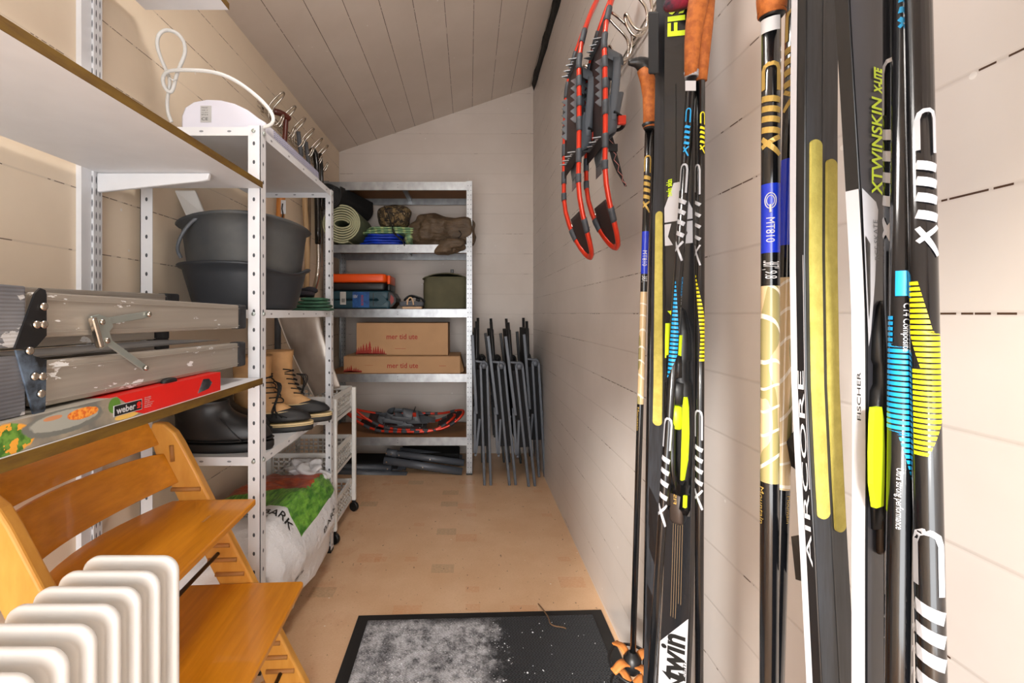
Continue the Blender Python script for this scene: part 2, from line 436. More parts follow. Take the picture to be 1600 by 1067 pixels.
# ================================================================ convector heater lying on the rack
hz = 1.6685
ht = thing('convector_heater', 'white plastic convector heater lying on top of the white rack', 'heater', (-.78, 1.7, hz))
prof = [(-.905, .0), (-.911, .02), (-.911, .055), (-.900, .083), (-.872, .101), (-.83, .109), (-.785, .107), (-.74, .096), (-.70, .077), (-.665, .050), (-.648, .040), (-.642, .034), (-.640, .004), (-.644, 0)]
b = MB(); rings = []
cx_, cz_ = -.78, .045
for (y, k) in ((1.412, .93), (1.416, .975), (1.425, .995), (1.44, 1), (1.9, 1), (1.915, .99), (1.925, .95)):
    rings.append([(cx_+(x-cx_)*k, y, hz+max(0, cz_+(z-cz_)*k)*(1 if z > .01 else 0)) for x, z in prof])
b.rings(rings); b.build('housing', mat('heater_white', 'd8d7e2', .3, var=.02), ht)
g = MB()
for i in range(34):
    for j in range(4):
        y = 1.47+i*.0130; z = hz+.0085+j*.0068
        x = -.6395-(z-hz)*.055
        g.add([(x, y, z), (x, y+.0085, z), (x-.0002, y+.0085, z+.0042), (x-.0002, y, z+.0042)], [(0, 1, 2, 3)])
g.build('grille', mat('grille_slots', '8d90b8', .6), ht)
lb = MB(); lb.box((-.846, 1.4105, hz+.034), (-.812, 1.413, hz+.086)); lb.build('rating_label', mat('silver_label', 'b9b8b6', .4), ht)
for i, (tx, zz, hh) in enumerate((('Heater', .078, .0045), ('230 V', .070, .0035), ('50 Hz 1000 W', .063, .003), ('IP24', .056, .0035), ('CE', .040, .009))):
    lettering(tx, qmap((-.842, 1.4100, hz+zz), (.020, 0, 0), (0, 0, hh)), M_BLACKINK, ht)
cord = [(268, 191, 1.46), (262, 176, 1.45), (261, 158, 1.44), (264, 140, 1.43), (266, 124, 1.43), (258, 106, 1.42), (250, 88, 1.41), (245, 70, 1.40), (247, 55, 1.4), (256, 47, 1.4), (268, 47.5, 1.4), (280, 54, 1.4),
        (288, 66, 1.4), (290, 80, 1.4), (286, 93, 1.4), (279, 108, 1.41), (274, 124, 1.42), (271, 138, 1.42), (267, 145, 1.42), (260, 141, 1.42), (255, 131, 1.41), (254, 121, 1.41), (260, 112, 1.40), (273, 109.5, 1.395),
        (300, 109.5, 1.385), (326, 111, 1.38), (350, 117, 1.375), (372, 128, 1.37), (394, 144, 1.365), (412, 160, 1.365), (424, 175, 1.37), (428, 187, 1.375), (424, 195, 1.38), (412, 199, 1.39)]
def smooth(pts, it=2):
    for _ in range(it):
        q = [pts[0]]
        for a, c in zip(pts, pts[1:]): q += [a*.75+c*.25, a*.25+c*.75]
        q.append(pts[-1]); pts = q
    return pts
c_ = MB(); c_.tube(smooth([P(*p) for p in cord]), .0055, 10); c_.build('power_cord', M_WPLAST, ht)
c_ = MB(); c_.tube([P(262, 119, 1.405), P(270, 125, 1.40), P(277, 125, 1.41)], .002, 6); c_.build('cable_tie', M_WPLAST, ht)

# ================================================================ black mortar tubs
M_TUB = mat('tub_plastic', '2e3136', .5, var=.15, vscale=5, bump=.05)
M_TUBD = mat('tub_dusty', '33363a', .6, col2='4a4a48', vscale=4)
def tub(zb, zt, rb, rt, c, mt, label, warp, handle):
    o = thing('mortar_tub', label, 'tub', (c[0], c[1], zb), 'mortar tubs on the white rack')
    H = zt-zb
    prof = [(.01, 0), (rb-.02, 0), (rb-.006, .006), (rb, .02)]+[(rb+(rt-rb)*k/6, .02+(H-.035)*k/6) for k in range(1, 7)]+[(rt+.012, H-.010), (rt+.017, H-.004), (rt+.014, H), (rt+.002, H), (rt-.006, H-.008), (rt-.01, H-.03), (rb-.005, .02), (rb-.03, .006), (.01, .005)]
    def zm(a, r, z): return warp(a)*min(1, max(0, (z-H*.75)/(H*.25))) if z > H*.75 else 0
    b = MB().lathe(prof, (c[0], c[1], zb), 56, zmod=zm); b.build('bowl', mt, o)
    if handle:
        a0 = math.radians(205); r = rt+.016
        pts = [V((c[0]+(rt-.01)*math.cos(a0), c[1]+(rt-.01)*math.sin(a0), zt+.012))]
        hp = [P(324, 334, 1.425), P(316, 335, 1.42), P(301, 345, 1.415), P(288, 360, 1.41), P(279, 377, 1.41), P(277, 392, 1.42), P(283, 403, 1.43)]
        h = MB().tube(smooth(hp), .0055, 8); h.build('handle', M_GREY, o)
        k = MB().box((-.02, -.014, -.018), (.02, .014, .012), M=Matrix.Translation(P(322, 341, 1.462))); k.build('handle_lug', M_TUB, o, bevel=.004)
    return o
tub(1.113, 1.262, .168, .198, (-.795, 1.605), M_TUB, 'lower black plastic mortar tub with warped rim standing on the rack shelf',
    lambda a: -.03*max(0, math.cos(2*(a+.45)))**2+.004, False)
tub(1.2, 1.413, .178, .2, (-.795, 1.605), M_TUBD, 'upper black plastic mortar tub with grey bail handle nested in another tub', lambda a: -.012*math.cos(2*(a-.4)), True)

# green folded tarp and work gloves beside the tubs
M_GRN = mat('green_cloth', '3d6a50', .8, var=.3, vscale=20, bump=.3)
tarp = MB()
for k in range(4):
    z = 1.1125+k*.0145
    tarp.blob((-.70+.006*k, 2.0-.004*k, z+.007), (.088-.012*k, .06, .0078), 4, .004, k, 14)
tag(tarp.build('folded_cloth', M_GRN), 'folded green cloth lying beside the black tubs on the white rack', 'cloth')
gl = MB().blob((-.735, 2.015, 1.187), (.04, .035, .014), 2.6, .012, 3, 22).blob((-.722, 2.03, 1.205), (.03, .02, .012), 2.4, .012, 5, 22)
o = gl.build('work_glove', mat('glove_dark', '1d1f26', .9, col2='2b2228', vscale=30)); tag(o, 'crumpled dark work glove lying on the folded green cloth', 'glove')

wb = MB().hexa([P(272, 297, 1.56), P(305, 297, 1.60), P(322, 338, 1.60), P(292, 340, 1.55)], [P(272, 297, 1.56)+V((-.012, .03, .0)), P(305, 297, 1.60)+V((-.012, .03, 0)), P(322, 338, 1.60)+V((-.012, .03, 0)), P(292, 340, 1.55)+V((-.012, .03, 0))])
tag(wb.build('plastic_box', M_WPLAST, bevel=.004), 'small white plastic box tilted behind the upper black tub', 'box')
# ================================================================ boots on the rack
M_TAN = mat('tan_leather', 'c79a68', .7, var=.18, vscale=14, bump=.15)
M_CREAM = mat('cream_rubber', 'd9c08e', .6)
M_LACE = mat('black_lace', '141414', .8)
M_LEDG = mat('leather_edge', '8a5a34', .8)
def outline(hl, tl, w, z, n=36, toe=1.0):      # foot outline in plan: heel at hl, toe at tl
    pts = []; L = tl-hl
    for i in range(n):
        a = 2*PI*i/n; x = math.cos(a); y = math.sin(a)
        t = (x+1)/2
        ww = w*(.80+.2*math.sin(min(1, t*1.1)*PI*.9)*1.0) if t < .5 else w*(.80+.2*math.sin(min(1, t*1.1)*PI*.9))
        yy = math.copysign(abs(y)**.82, y)*ww
        xx = math.copysign(abs(x)**.86, x)
        pts.append((hl+L*(xx+1)/2, yy, z))
    return pts
def boot(name, label, group, pos, ang, kind, mir=1, s=1.0):
    o = thing(name, label, 'boot', M=Matrix.Translation(pos)@Matrix.Rotation(ang, 4, 'Z')@Matrix.Diagonal((s, s*mir, s, 1)), group=group)
    if kind == 'duck':
        MB().rings([outline(.0, .295, .050, .0), outline(-.002, .299, .052, .006), outline(-.002, .299, .052, .022)]).build('sole', M_BLKS, o, local=True)
        MB().rings([outline(-.003, .300, .0525, .0221), outline(-.003, .300, .0528, .0235), outline(-.003, .299, .0528, .034), outline(-.002, .298, .052, .0345)]).build('welt', M_CREAM, o, local=True)
        MB().rings([outline(-.003, .3005, .053, .027), outline(-.003, .3005, .053, .0285)]).build('welt_line', M_BLKS, o, local=True)
        MB().rings([outline(0, .296, .051, .0345), outline(.0, .292, .0505, .05), outline(.001, .280, .048, .066), outline(.001, .255, .045, .078), outline(.001, .215, .042, .089), outline(.002, .19, .040, .094)]).build('rubber_shell', M_BLKS, o, local=True, sub=1)
        up = [outline(-.001, .232, .0468, .078), outline(.0, .206, .046, .092), outline(.0, .182, .045, .105), outline(-.001, .160, .044, .13), outline(-.003, .142, .045, .16), outline(-.004, .134, .047, .2), outline(-.006, .134, .050, .25), outline(-.012, .142, .056, .305),
              outline(-.010, .140, .0545, .307), outline(-.002, .132, .048, .28), outline(.004, .125, .042, .2)]
        MB().rings(up, cap=False).build('upper', M_TAN, o, local=True, sub=1)
        MB().rings([outline(-.002, .238, .0480, .076), outline(-.002, .236, .0482, .081)], cap=False).build('trim', M_CREAM, o, local=True)
        l = MB()
        for k in range(6):
            z = .112+k*.02; x = .172-.007*k if k > 1 else .18-.011*k
            l.tube(smooth([V((x-.03, -.043, z+.006)), V((x-.004, -.026, z+.004)), V((x+.004, 0, z)), V((x-.004, .026, z+.01)), V((x-.03, .043, z+.016))]), .0024, 6)
        rnd = random.Random(3)
        for k in range(4):
            pts = [V((.15, -.01, .2)), V((.17+.01*k, -.03-.01*k, .19)), V((.175-.01*k, -.052, .14-.02*k)), V((.165, -.055-.002*k, .11-.01*k)), V((.15+.02*k, -.054, .06))]
            l.tube(smooth(pts), .0024, 6)
        l.tube(smooth([V((.0, -.05, .21)), V((.07, -.053, .20)), V((.13, -.03, .215)), V((.14, 0, .22)), V((.13, .03, .215)), V((.05, .05, .21))]), .0026, 6)
        l.build('lace', M_LACE, o, local=True)
    else:
        MB().rings([outline(.0, .305, .054, .0), outline(-.003, .310, .057, .008), outline(-.003, .310, .057, .026), outline(-.001, .307, .0555, .028)]).build('sole', M_BLKS, o, local=True)
        MB().rings([outline(0, .306, .0555, .028), outline(.0, .304, .056, .045), outline(.0, .296, .055, .066), outline(.0, .276, .052, .084), outline(.0, .243, .0495, .097), outline(.0, .205, .048, .108),
                    outline(-.002, .178, .0485, .122), outline(-.004, .165, .05, .14), outline(-.008, .166, .054, .152), outline(-.009, .167, .055, .158), outline(-.005, .16, .05, .158), outline(.0, .15, .045, .13), outline(.004, .16, .042, .05)]).build('upper', mat('gumboot', '1f1e1f', .42, var=.25, bump=.05) if 'gumboot' not in bpy.data.materials else bpy.data.materials['gumboot'], o, local=True, sub=1)
        MB().rings([outline(-.004, .3105, .0575, .0345), outline(-.004, .3105, .0575, .0375)]).build('ridge', M_BLKS, o, local=True)
        MB().tube([V((x, -.0505-(.002 if x > .2 else 0), z)) for x, z in ((.235, .035), (.215, .055), (.19, .08), (.165, .11))], .0018, 6).build('seam', M_BLKS, o, local=True)
    return o
SH = .6635
boot('rubber_boot', 'low black rubber boot in front of another, nearest on the white rack', 'rubber boots', (-.945, 1.445, SH), .03, 'gum')
boot('rubber_boot', 'low black rubber boot standing behind the nearest one on the rack', 'rubber boots', (-.99, 1.565, SH), .05, 'gum', -1, .95)
boot('winter_boot', 'tan leather winter boot with black rubber toe, nearer of the pair', 'tan winter boots', (-.865, 1.655, SH), .16, 'duck', 1, .93)
boot('winter_boot', 'tan leather winter boot with black rubber toe, farther of the pair', 'tan winter boots', (-.845, 1.80, SH), .16, 'duck', -1, .95)
pl = MB().blob((-.93, 1.97, .79), (.05, .05, .12), 2.2, .05, 9, 16, zmin=SH+.002)
tag(pl.build('plastic_bag', mat('clear_film', 'd9dadd', .25, var=.1, bump=.4)), 'crumpled clear plastic bag standing behind the tan boots', 'bag')

# ================================================================ storage trolley
tr = thing('storage_trolley', 'white three-tier plastic basket trolley on black castors behind the rack', 'trolley', (-.79, 2.32, 0))
TX0, TX1, TY0, TY1 = -.955, -.642, 2.14, 2.50
for x in (TX0, TX1):
    for y in (TY0, TY1):
        MB().box((x-.011, y-.011, .062), (x+.011, y+.011, .692)).build('post', M_WPLAST, tr, bevel=.004)
        c = MB(); c.tube([(x-.004, y-.009, .0255), (x+.004, y+.009, .0255)], .025, 20); ob = c.build('caster', M_BLK, tr)
        MB().box((x-.009, y-.009, .048), (x+.009, y+.009, .064)).build('fork', M_BLK, ob)
def lattice(b, o, u, v, nu, nv, w, t, nr):
    o, u, v, nr = V(o), V(u), V(v), V(nr).normalized()*t/2
    for i in range(nu+1):
        a = o+u*(i/nu); b.bar(a, a+v, w, t, nr)
    for j in range(nv+1):
        a = o+v*(j/nv); b.bar(a, a+u, w, t, nr)
for (z0, z1) in ((.575, .69), (.315, .42), (.075, .175)):
    b = MB(); e = .014
    x0, x1, y0, y1 = TX0+e, TX1-e, TY0+e, TY1-e
    h = (0, 0, z1-z0-.02)
    lattice(b, (x0, y0, z0+.01), (x1-x0, 0, 0), h, 11, 4, .0075, .002, (0, 1, 0))
    lattice(b, (x0, y1, z0+.01), (x1-x0, 0, 0), h, 11, 4, .0075, .002, (0, 1, 0))
    lattice(b, (x0, y0, z0+.01), (0, y1-y0, 0), h, 11, 4, .008, .002, (1, 0, 0))
    lattice(b, (x1, y0, z0+.01), (0, y1-y0, 0), h, 11, 4, .008, .002, (1, 0, 0))
    lattice(b, (x0, y0, z0+.008), (x1-x0, 0, 0), (0, y1-y0, 0), 10, 11, .009, .002, (0, 0, 1))
    for (p, q) in (((x0, y0), (x1, y0)), ((x0, y1), (x1, y1)), ((x0, y0), (x0, y1)), ((x1, y0), (x1, y1))):
        b.bar((*p, z1), (*q, z1), .013, .02); b.bar((*p, z0), (*q, z0), .008, .018)
    b.build('basket', M_WPLAST, tr)

# ================================================================ sacks
n = NT('bark_sack'); co = n.new('ShaderNodeNewGeometry').outputs['Position']
s = n.new('ShaderNodeSeparateXYZ'); n.link(co, s.inputs[0])
ww = n.noise(co, 9, 3)
yy = n.math('ADD', s.outputs[1], n.math('MULTIPLY', n.math('SUBTRACT', ww, .5), .06))
xx = n.math('ADD', s.outputs[0], n.math('MULTIPLY', n.math('SUBTRACT', n.noise(co, 40, 2), .5), .03))
top = n.math('GREATER_THAN', s.outputs[2], .30)
grn = n.math('MULTIPLY', n.math('MULTIPLY', n.math('GREATER_THAN', n.math('ADD', yy, n.math('MULTIPLY', s.outputs[0], .35)), 1.39), n.math('LESS_THAN', s.outputs[0], -.60)), top)
red = n.math('MULTIPLY', n.math('MULTIPLY', n.math('GREATER_THAN', n.math('ADD', yy, n.math('MULTIPLY', xx, -.25)), 1.98), n.math('LESS_THAN', xx, -.66)), top)
gcol = n.mix(n.ramp(n.noise(n.mapping(co, (90, 20, 20)), 1, 3), .35, .65), '7fbb45', '3b7a28')
rcol = n.mix(n.ramp(n.noise(co, 30, 4), .35, .65), 'c4592f', '97402a')
n.color(n.mix(red, n.mix(grn, 'e2e3e6', gcol), rcol)); n.b.inputs['Roughness'].default_value = .35
wr = n.math('ADD', n.noise(n.mapping(co, (6, 16, 10), rot=(0, 0, .5)), 1.5, 5, .6), n.math('MULTIPLY', n.noise(n.mapping(co, (1, 1, 2), rot=(.4, .2, .3)), 24, 5, .65), .9))
n.bump(wr, .8, .008)
M_BARK = n.m
def droop(p):
    x = p.x
    if x > -.66: p.z -= (x+.66)*1.3
    if p.y < 1.5: p.z -= (1.5-p.y)*.25
    return p
bk = MB().blob((-.792, 1.735, .262), (.205, .345, .135), 4.2, .03, 2, 7, n=72, m=40, fn=droop)
sack = thing('bark_sack', 'full white plastic sack of bark with green and red print inside the rack', 'sack', (-.805, 1.735, .12))
body = bk.build('sack_body', M_BARK, sack)
bvh = BVHTree.FromPolygons(bk.v, bk.f)
def drop(o, u, v):
    o, u, v = V(o), V(u), V(v)
    def f(a, b):
        p = o+u*a+v*b
        h = bvh.ray_cast(V((p.x+.25, p.y-.1, p.z+.9)), V((-.25, .1, -.9)).normalized())
        return (h[0]+V((.002, -.001, .003))) if h[0] else p
    return f
lettering('TÄCKERBARK', drop((-.93, 1.60, .35), (.31, -.045, 0), (-.0, .045, 0)), M_BLACKINK, sack, cuts=5, bold=.01)
lettering('marktäckning', drop((-.88, 1.565, .35), (.17, -.02, 0), (-.0, .016, 0)), M_BLACKINK, sack, cuts=3)
def side(o, u, v):
    o, u, v = V(o), V(u), V(v)
    def f(a, b):
        p = o+u*a+v*b
        h = bvh.ray_cast(p+V((.4, 0, 0)), V((-1, 0, 0)))
        return (h[0]+V((.003, -.001, .001))) if h[0] else p
    return f
lettering('BARK', side((-.6, 1.78, .225), (0, .17, .03), (0, .0, .018)), M_BLACKINK, sack, cuts=3)
lettering('70L', side((-.6, 1.55, .15), (0, .07, .02), (0, .0, .028)), M_BLACKINK, sack, cuts=3)
fl = MB().blob((-.73, 2.03, .375), (.085, .05, .05), 2.1, .05, 14, 22, n=40, m=24)
tag(fl.build('plastic_bag', bpy.data.materials['clear_film']), 'small crumpled clear plastic bag on top of the bark sack', 'bag')
MB().box((-.742, 1.372, .255), (-.712, 1.3735, .325)).build('print', M_BLACKINK, sack)

# ================================================================ high chair
n = NT('beech_orange'); co = n.coord()
n.color(n.mix(n.ramp(n.noise(n.mapping(co, (40, 3, 40)), 1.5, 4, .6), .3, .7), 'dc9020', 'c47a12')); n.b.inputs['Roughness'].default_value = .28
n.b.inputs['Coat Weight'].default_value = .3; M_BEECH = n.m
n = NT('beech_pale'); co = n.coord()
n.color(n.mix(n.ramp(n.noise(n.mapping(co, (12, 12, 3)), 2.5, 4, .6), .3, .7), 'e0a44c', 'd1913a')); n.b.inputs['Roughness'].default_value = .35; M_BEECHL = n.m
M_GROOVE = mat('groove_wood', 'b98042', .6)
CO = V((-.473, 1.29, 0)); ca = math.radians(3.0)
# chair frame: x = facing, y = across (towards the camera is negative)
MC = Matrix.Translation(CO)@Matrix.Rotation(ca, 4, 'Z')
hc = thing('high_chair', 'honey-coloured wooden high chair with curved back slats beside white heater', 'high chair', M=MC)
def legx(z): return -.355-(z-.79)*.497        # front edge of the sloping leg: x at height z (chair coordinates)
def leg(yc):
    t = .014; b = MB(); Wd = .094
    pts = []
    top = .795
    outl = [(legx(.03)+.01, 0), (legx(.05), .05)]+[(legx(z), z) for z in (.2, .4, .6, .74)]+[(legx(.77)-.003, .77), (legx(top)-.02, top), (legx(top)-.05, top+.002), (legx(.77)-.072, .765)]
    outl += [(legx(z)-Wd*(1 if z < .6 else .92), z) for z in (.7, .6, .4, .2)]+[(legx(.06)-Wd-.015, .06), (legx(.04)-Wd-.06, .04), (legx(0)-.46, .035), (legx(0)-.47, 0)]
    b.prism([(x, yc-t, z) for x, z in outl], (0, 2*t, 0))
    return b
YN, YFAR = -.505, -.014
for yc, inner in ((YFAR, -1), (YN, 1)):
    L = leg(yc).build('side_leg', M_BEECHL, hc, bevel=.006, seg=3, local=True)
    yi = yc+inner*.0142
    for z in (.612, .453, .413, .373, .30, .26, .215, .175, .135, .096, .055):
        x1 = legx(z)-.010; x0 = x1-.078
        g = MB().tube([(x0, yi, z), (x1, yi, z)], .0062, 8); g.build('groove', M_GROOVE, L, local=True)
    k = MB().tube([(legx(.715)-.034, yi, .69), (legx(.715)-.037, yi, .735)], .006, 8); k.build('dowel', M_GROOVE, L, local=True)
def slat(z0, z1, xf):
    b = MB(); ya, yb = YN+.014, YFAR-.014
    def fn(u, v):
        y = ya+(yb-ya)*u; bulge = .085*math.sin(PI*u)**.8 if 0 < u < 1 else 0
        z = z0+(z1-z0)*v
        if v in (0, 1): pass
        e = .010*(math.sin(PI*u)**.5 if 0 < u < 1 else 0)
        z += (-e if v < .5 else e)*abs(v-.5)*2-.012*math.sin(PI*u)
        return (legx(z)+xf-bulge, y, z)
    b.slab(fn, 24, 4, (-.010, 0, -.002)); return b
slat(.738, .80, -.058).build('back_slat', M_BEECH, hc, bevel=.002, local=True)
slat(.632, .712, -.058).build('back_slat', M_BEECH, hc, bevel=.002, local=True)
def plate(xf, xb, z, name, flare, th=.017):
    b = MB(); ya, yb = YN+.015, YFAR-.015
    fl_ = flare
    o_ = [(xb+.02, ya+.002), (xb, ya+.05)]+[(xb-.035*math.sin(PI*k/8), ya+.05+(yb-ya-.1)*k/8) for k in range(1, 8)]+[(xb, yb-.05), (xb+.02, yb-.002)]
    o_ += [(xf-.12, yb), (xf-.09, yb+fl_*.5), (xf-.006, yb+fl_), (xf, yb+fl_-.006)]+[(xf, ya-fl_+.006), (xf-.006, ya-fl_), (xf-.09, ya-fl_*.5), (xf-.12, ya)]
    b.prism([(x, y, z-th) for x, y in o_], (0, 0, th)); return b.build(name, M_BEECH, hc, bevel=.005, seg=3, local=True)
def cx(px, py, D): return MC.inverted()@P(px, py, D)
seat = plate(-.123, -.37, .583, 'seat', 0)
MB().box((-.20, -.17, .5832), (-.193, -.135, .5836)).build('strap_slot', M_GROOVE, seat, local=True)
plate(.007, -.33, .348, 'footrest', 0)
for (x, z) in ((-.23, .430), (-.057, .092)):
    MB().tube([(x, YN+.01, z), (x, YFAR-.01, z)], .0055, 10).build('rod', mat('rod_dark', '241511', .35, .3) if 'rod_dark' not in bpy.data.materials else bpy.data.materials['rod_dark'], hc, local=True)
MB().box((-.30, YN, .03), (-.27, YFAR, .06)).build('cross_bar', M_BEECHL, hc, bevel=.004, local=True)

# ================================================================ oil radiator
M_RAD = mat('radiator_enamel', 'e2e0dc', .35, var=.02, clear=.1)
rd = thing('oil_radiator', 'white finned oil radiator standing in front of the high chair', 'radiator', (-.38, .5, 0))
cR = .46
xr, wR, zt = -cR, .148, CZ-.833*cR
Ds = [700*cR/q for q in (456, 485, 515, 548, 586, 630, 680)]
def rrect(x0, x1, z0, z1, r, y, n=6):
    pts = []
    for (cx_, cz_, a0) in ((x1-r, z1-r, 0), (x0+r, z1-r, 90), (x0+r, z0+r, 180), (x1-r, z0+r, 270)):
        for k in range(n+1):
            a = math.radians(a0+90*k/n); pts.append((cx_+r*math.cos(a), y, cz_+r*math.sin(a)))
    return pts
for i, D in enumerate(Ds):
    f = MB(); x0, x1 = xr-wR, xr; z0 = .09
    # two pressed sheets meeting at a rim, puffed towards the middle
    R = []
    for (ins, y) in ((.034, -.0085), (.019, -.0075), (.0165, -.0066), (.0145, -.0060), (.0125, -.0066), (.005, -.0064), (.0015, -.0052), (0, -.003), (0, .003), (.0015, .0052), (.005, .0064), (.0125, .0066), (.019, .0075), (.034, .0085)):
        R.append(rrect(x0+ins, x1-ins, z0+ins, zt-ins, .024-ins*.4, D+.002+y))
    f.rings(R); f.build('fin', M_RAD, rd)
cbx = MB()
cbx.box((xr-wR+.02, Ds[-1]-.1, .1), (xr-.02, Ds[-1]-.03, zt-.03)).build('control_box', M_RAD, rd, bevel=.015)
MB().tube([(xr-wR/2, Ds[-1]-.06, .14), (xr-wR/2, Ds[0], .14)], .014, 12).tube([(xr-wR/2, Ds[-1]-.06, zt-.05), (xr-wR/2, Ds[0], zt-.05)], .014, 12).build('oil_pipe', M_RAD, rd)
for D in (Ds[1], Ds[-2]):
    MB().bar((xr-wR-.02, D, .08), (xr+.02, D, .08), .02, .012).build('foot', M_GREY, rd)
    for x in (xr-wR-.01, xr+.01):
        MB().tube([(x-.008, D, .028), (x+.008, D, .028)], .026, 14).bar((x, D, .028), (x, D, .08), .01, .01, (1, 0, 0)).build('caster', M_BLK, rd)
# ================================================================ galvanised rack by the back wall
GX0, GX1, GY0, GY1, GH = -.995, .022, 3.055, 3.475, 2.005
gal = thing('steel_shelving', 'tall galvanised steel shelving with brown boards against the back wall', 'shelving rack', ((GX0+GX1)/2, (GY0+GY1)/2, 0))
M_MAS = mat('hardboard', '9a6c46', .7, var=.12, vscale=8)
for (x, sx) in ((GX0, 1), (GX1, -1)):
    for (y, sy) in ((GY0, 1), (GY1, -1)):
        b = MB(); W = .04; t = .0015
        xa, xb = sorted((x, x+sx*W)); ya, yb = sorted((y, y+sy*t)); b.box((xa, ya, 0), (xb, yb, GH))
        xa, xb = sorted((x, x+sx*t)); ya, yb = sorted((y, y+sy*W)); b.box((xa, ya, 0), (xb, yb, GH))
        for dx in (.010, .030):
            slots(b, (x+sx*dx, y if sy > 0 else y-t, .02), (0, 0, 1), (1, 0, 0), (0, -1, 0), 62, .032, .006, .007)
        b.build('post', [M_GALV, M_HOLE], gal)
        MB().box((min(x, x+sx*.042)-.001, min(y, y+sy*.042)-.001, 0), (max(x, x+sx*.042)+.001, max(y, y+sy*.042)+.001, .012)).build('foot', M_BLK, gal)
GS = [1.998, 1.571, 1.131, .6895, .2575]
for i, z in enumerate(GS):
    bm_ = MB(); h = .056; t = .0015
    bm_.box((GX0+.002, GY0-t, z-h), (GX1-.036, GY0, z)).box((GX0+.002, GY0, z-t), (GX1-.036, GY0+.012, z)).box((GX0+.002, GY0, z-h), (GX1-.036, GY0+.012, z-h+t))
    bm_.box((GX0+.04, GY1-.002, z-h), (GX1-.04, GY1, z)).box((GX0+.04, GY1-.012, z-h), (GX1-.04, GY1, z-h+t))
    for x in (GX0+.004, GX1-.006): bm_.box((x, GY0+.04, z-h), (x+.0015, GY1-.04, z))
    bm_.bar(((GX0+GX1)/2+.03, GY0+.01, z-.018), ((GX0+GX1)/2+.03, GY1-.01, z-.018), .03, .02)
    cxm = (GX0+GX1)/2
    slots(bm_, (cxm, GY0-t, z-.036), (0, 0, 1), (1, 0, 0), (0, -1, 0), 2, .016, .005, .005)
    bm_.build('beam', [M_GALV, M_HOLE], gal)
    MB().box((GX0+.005, GY0+.002, z-.006), (GX1-.005, GY1-.003, z+.0005)).build('board', M_MAS, gal)

# ---- rolled mats
def spiral(b, c, r0, r1, th, d0, d1, tail=0, sq=1.0, a0=0, mi=0):
    """spiral sheet cross-section swept from d0 to d1"""
    n = 170; turns = (r1-r0)/(th*1.35); cen = []
    for k in range(n+1):
        t = k/n; a = a0+turns*2*PI*t; r = r0+(r1-r0)*t
        e = 1+(.35*(1-t)**2)
        cen.append((r*math.cos(a)*e, r*math.sin(a)*sq*(2-e if e < 1.4 else .7)))
    if tail:
        dx = cen[-1][0]-cen[-2][0]; dz = cen[-1][1]-cen[-2][1]; l = math.hypot(dx, dz)
        for k in range(1, 5): cen.append((cen[-1][0]+dx/l*tail/4, cen[-1][1]+dz/l*tail/4))
    ins, out = [], []
    for i, (x, z) in enumerate(cen):
        a = cen[max(0, i-1)]; c2 = cen[min(len(cen)-1, i+1)]; tx, tz = c2[0]-a[0], c2[1]-a[1]; l = math.hypot(tx, tz) or 1
        ins.append((x-tz/l*th/2, z+tx/l*th/2)); out.append((x+tz/l*th/2, z-tx/l*th/2))
    d0, d1 = V(d0), V(d1); m = len(cen); vs = []
    for d in (d0, d1):
        for (x, z) in ins: vs.append(d+V((x, 0, z)))
        for (x, z) in out: vs.append(d+V((x, 0, z)))
    fs = []
    for i in range(m-1):
        A, B, C, D_ = i, i+1, m+i+1, m+i
        fs += [(A, B, C, D_), (2*m+D_, 2*m+C, 2*m+B, 2*m+A), (A, 2*m+A, 2*m+B, B), (D_, C, 2*m+C, 2*m+D_)]
    fs += [(0, m, 3*m, 2*m), (m-1, 3*m-1, 4*m-1, 2*m-1)]
    b.add(vs, fs, mi, False)
    for i in range(m-1):
        k = len(b.f)-len(fs)+4*i; b.mi[k+2] = b.mi[k+3] = 1
    return b
M_MATB = mat('foam_black', '2a2a2c', .8, var=.2, bump=.1); M_MATG = mat('foam_green', 'b4b794', .8, var=.08, vscale=9); M_MATG2 = mat('foam_green_face', '6f7a5f', .85); M_MATB2 = mat('foam_black_face', '1a1a1c', .85)
b = spiral(MB(), None, .034, .130, .0105, (-.858, 3.02, 1.571+.138), (-.858, 3.43, 1.571+.138), tail=.0, a0=.2)
tag(b.build('rolled_mat', [M_MATG, M_MATG2]), 'rolled green foam mat lying on the upper steel shelf', 'sleeping mat')
b = spiral(MB(), None, .026, .090, .0085, (-.950, 3.0, 1.888), (-.83, 3.44, 1.888), tail=.05, a0=2.8)
tag(b.build('rolled_mat', [M_MATB, M_MATB2]), 'rolled black yoga mat lying on top of the green roll', 'yoga mat')

# ---- soft things on the upper shelf
Z2 = GS[1]+.002
def folds(name, c1, c2, sc=10, st=(1, 1, 3), rough=.75, bump=.8, rot=(0, .5, .3)):
    n = NT(name); co = n.coord()
    n.color(n.mix(n.ramp(n.noise(co, sc, 4), .3, .7), c1, c2)); n.b.inputs['Roughness'].default_value = rough
    h = n.noise(n.mapping(co, st, rot=rot), 9, 4, .55)
    n.bump(h, bump, .03); return n.m
bl = MB()
for k in range(4):
    bl.blob((-.60+.012*(k % 2), 3.18, Z2+.012+.019*k), (.150-.012*k, .11, .0115), 3.4, .02, 30+k, 12, n=40, m=12)
tag(bl.build('blue_jacket', folds('blue_nylon', '1240c4', '0d2f9c', rough=.5)), 'folded bright blue cloth lying under the green checked cloth', 'cloth')
n = NT('plaid'); co = n.coord(); s = n.new('ShaderNodeSeparateXYZ'); n.link(n.mapping(co, (1, 1, 1), rot=(0, .2, .3)), s.inputs[0])
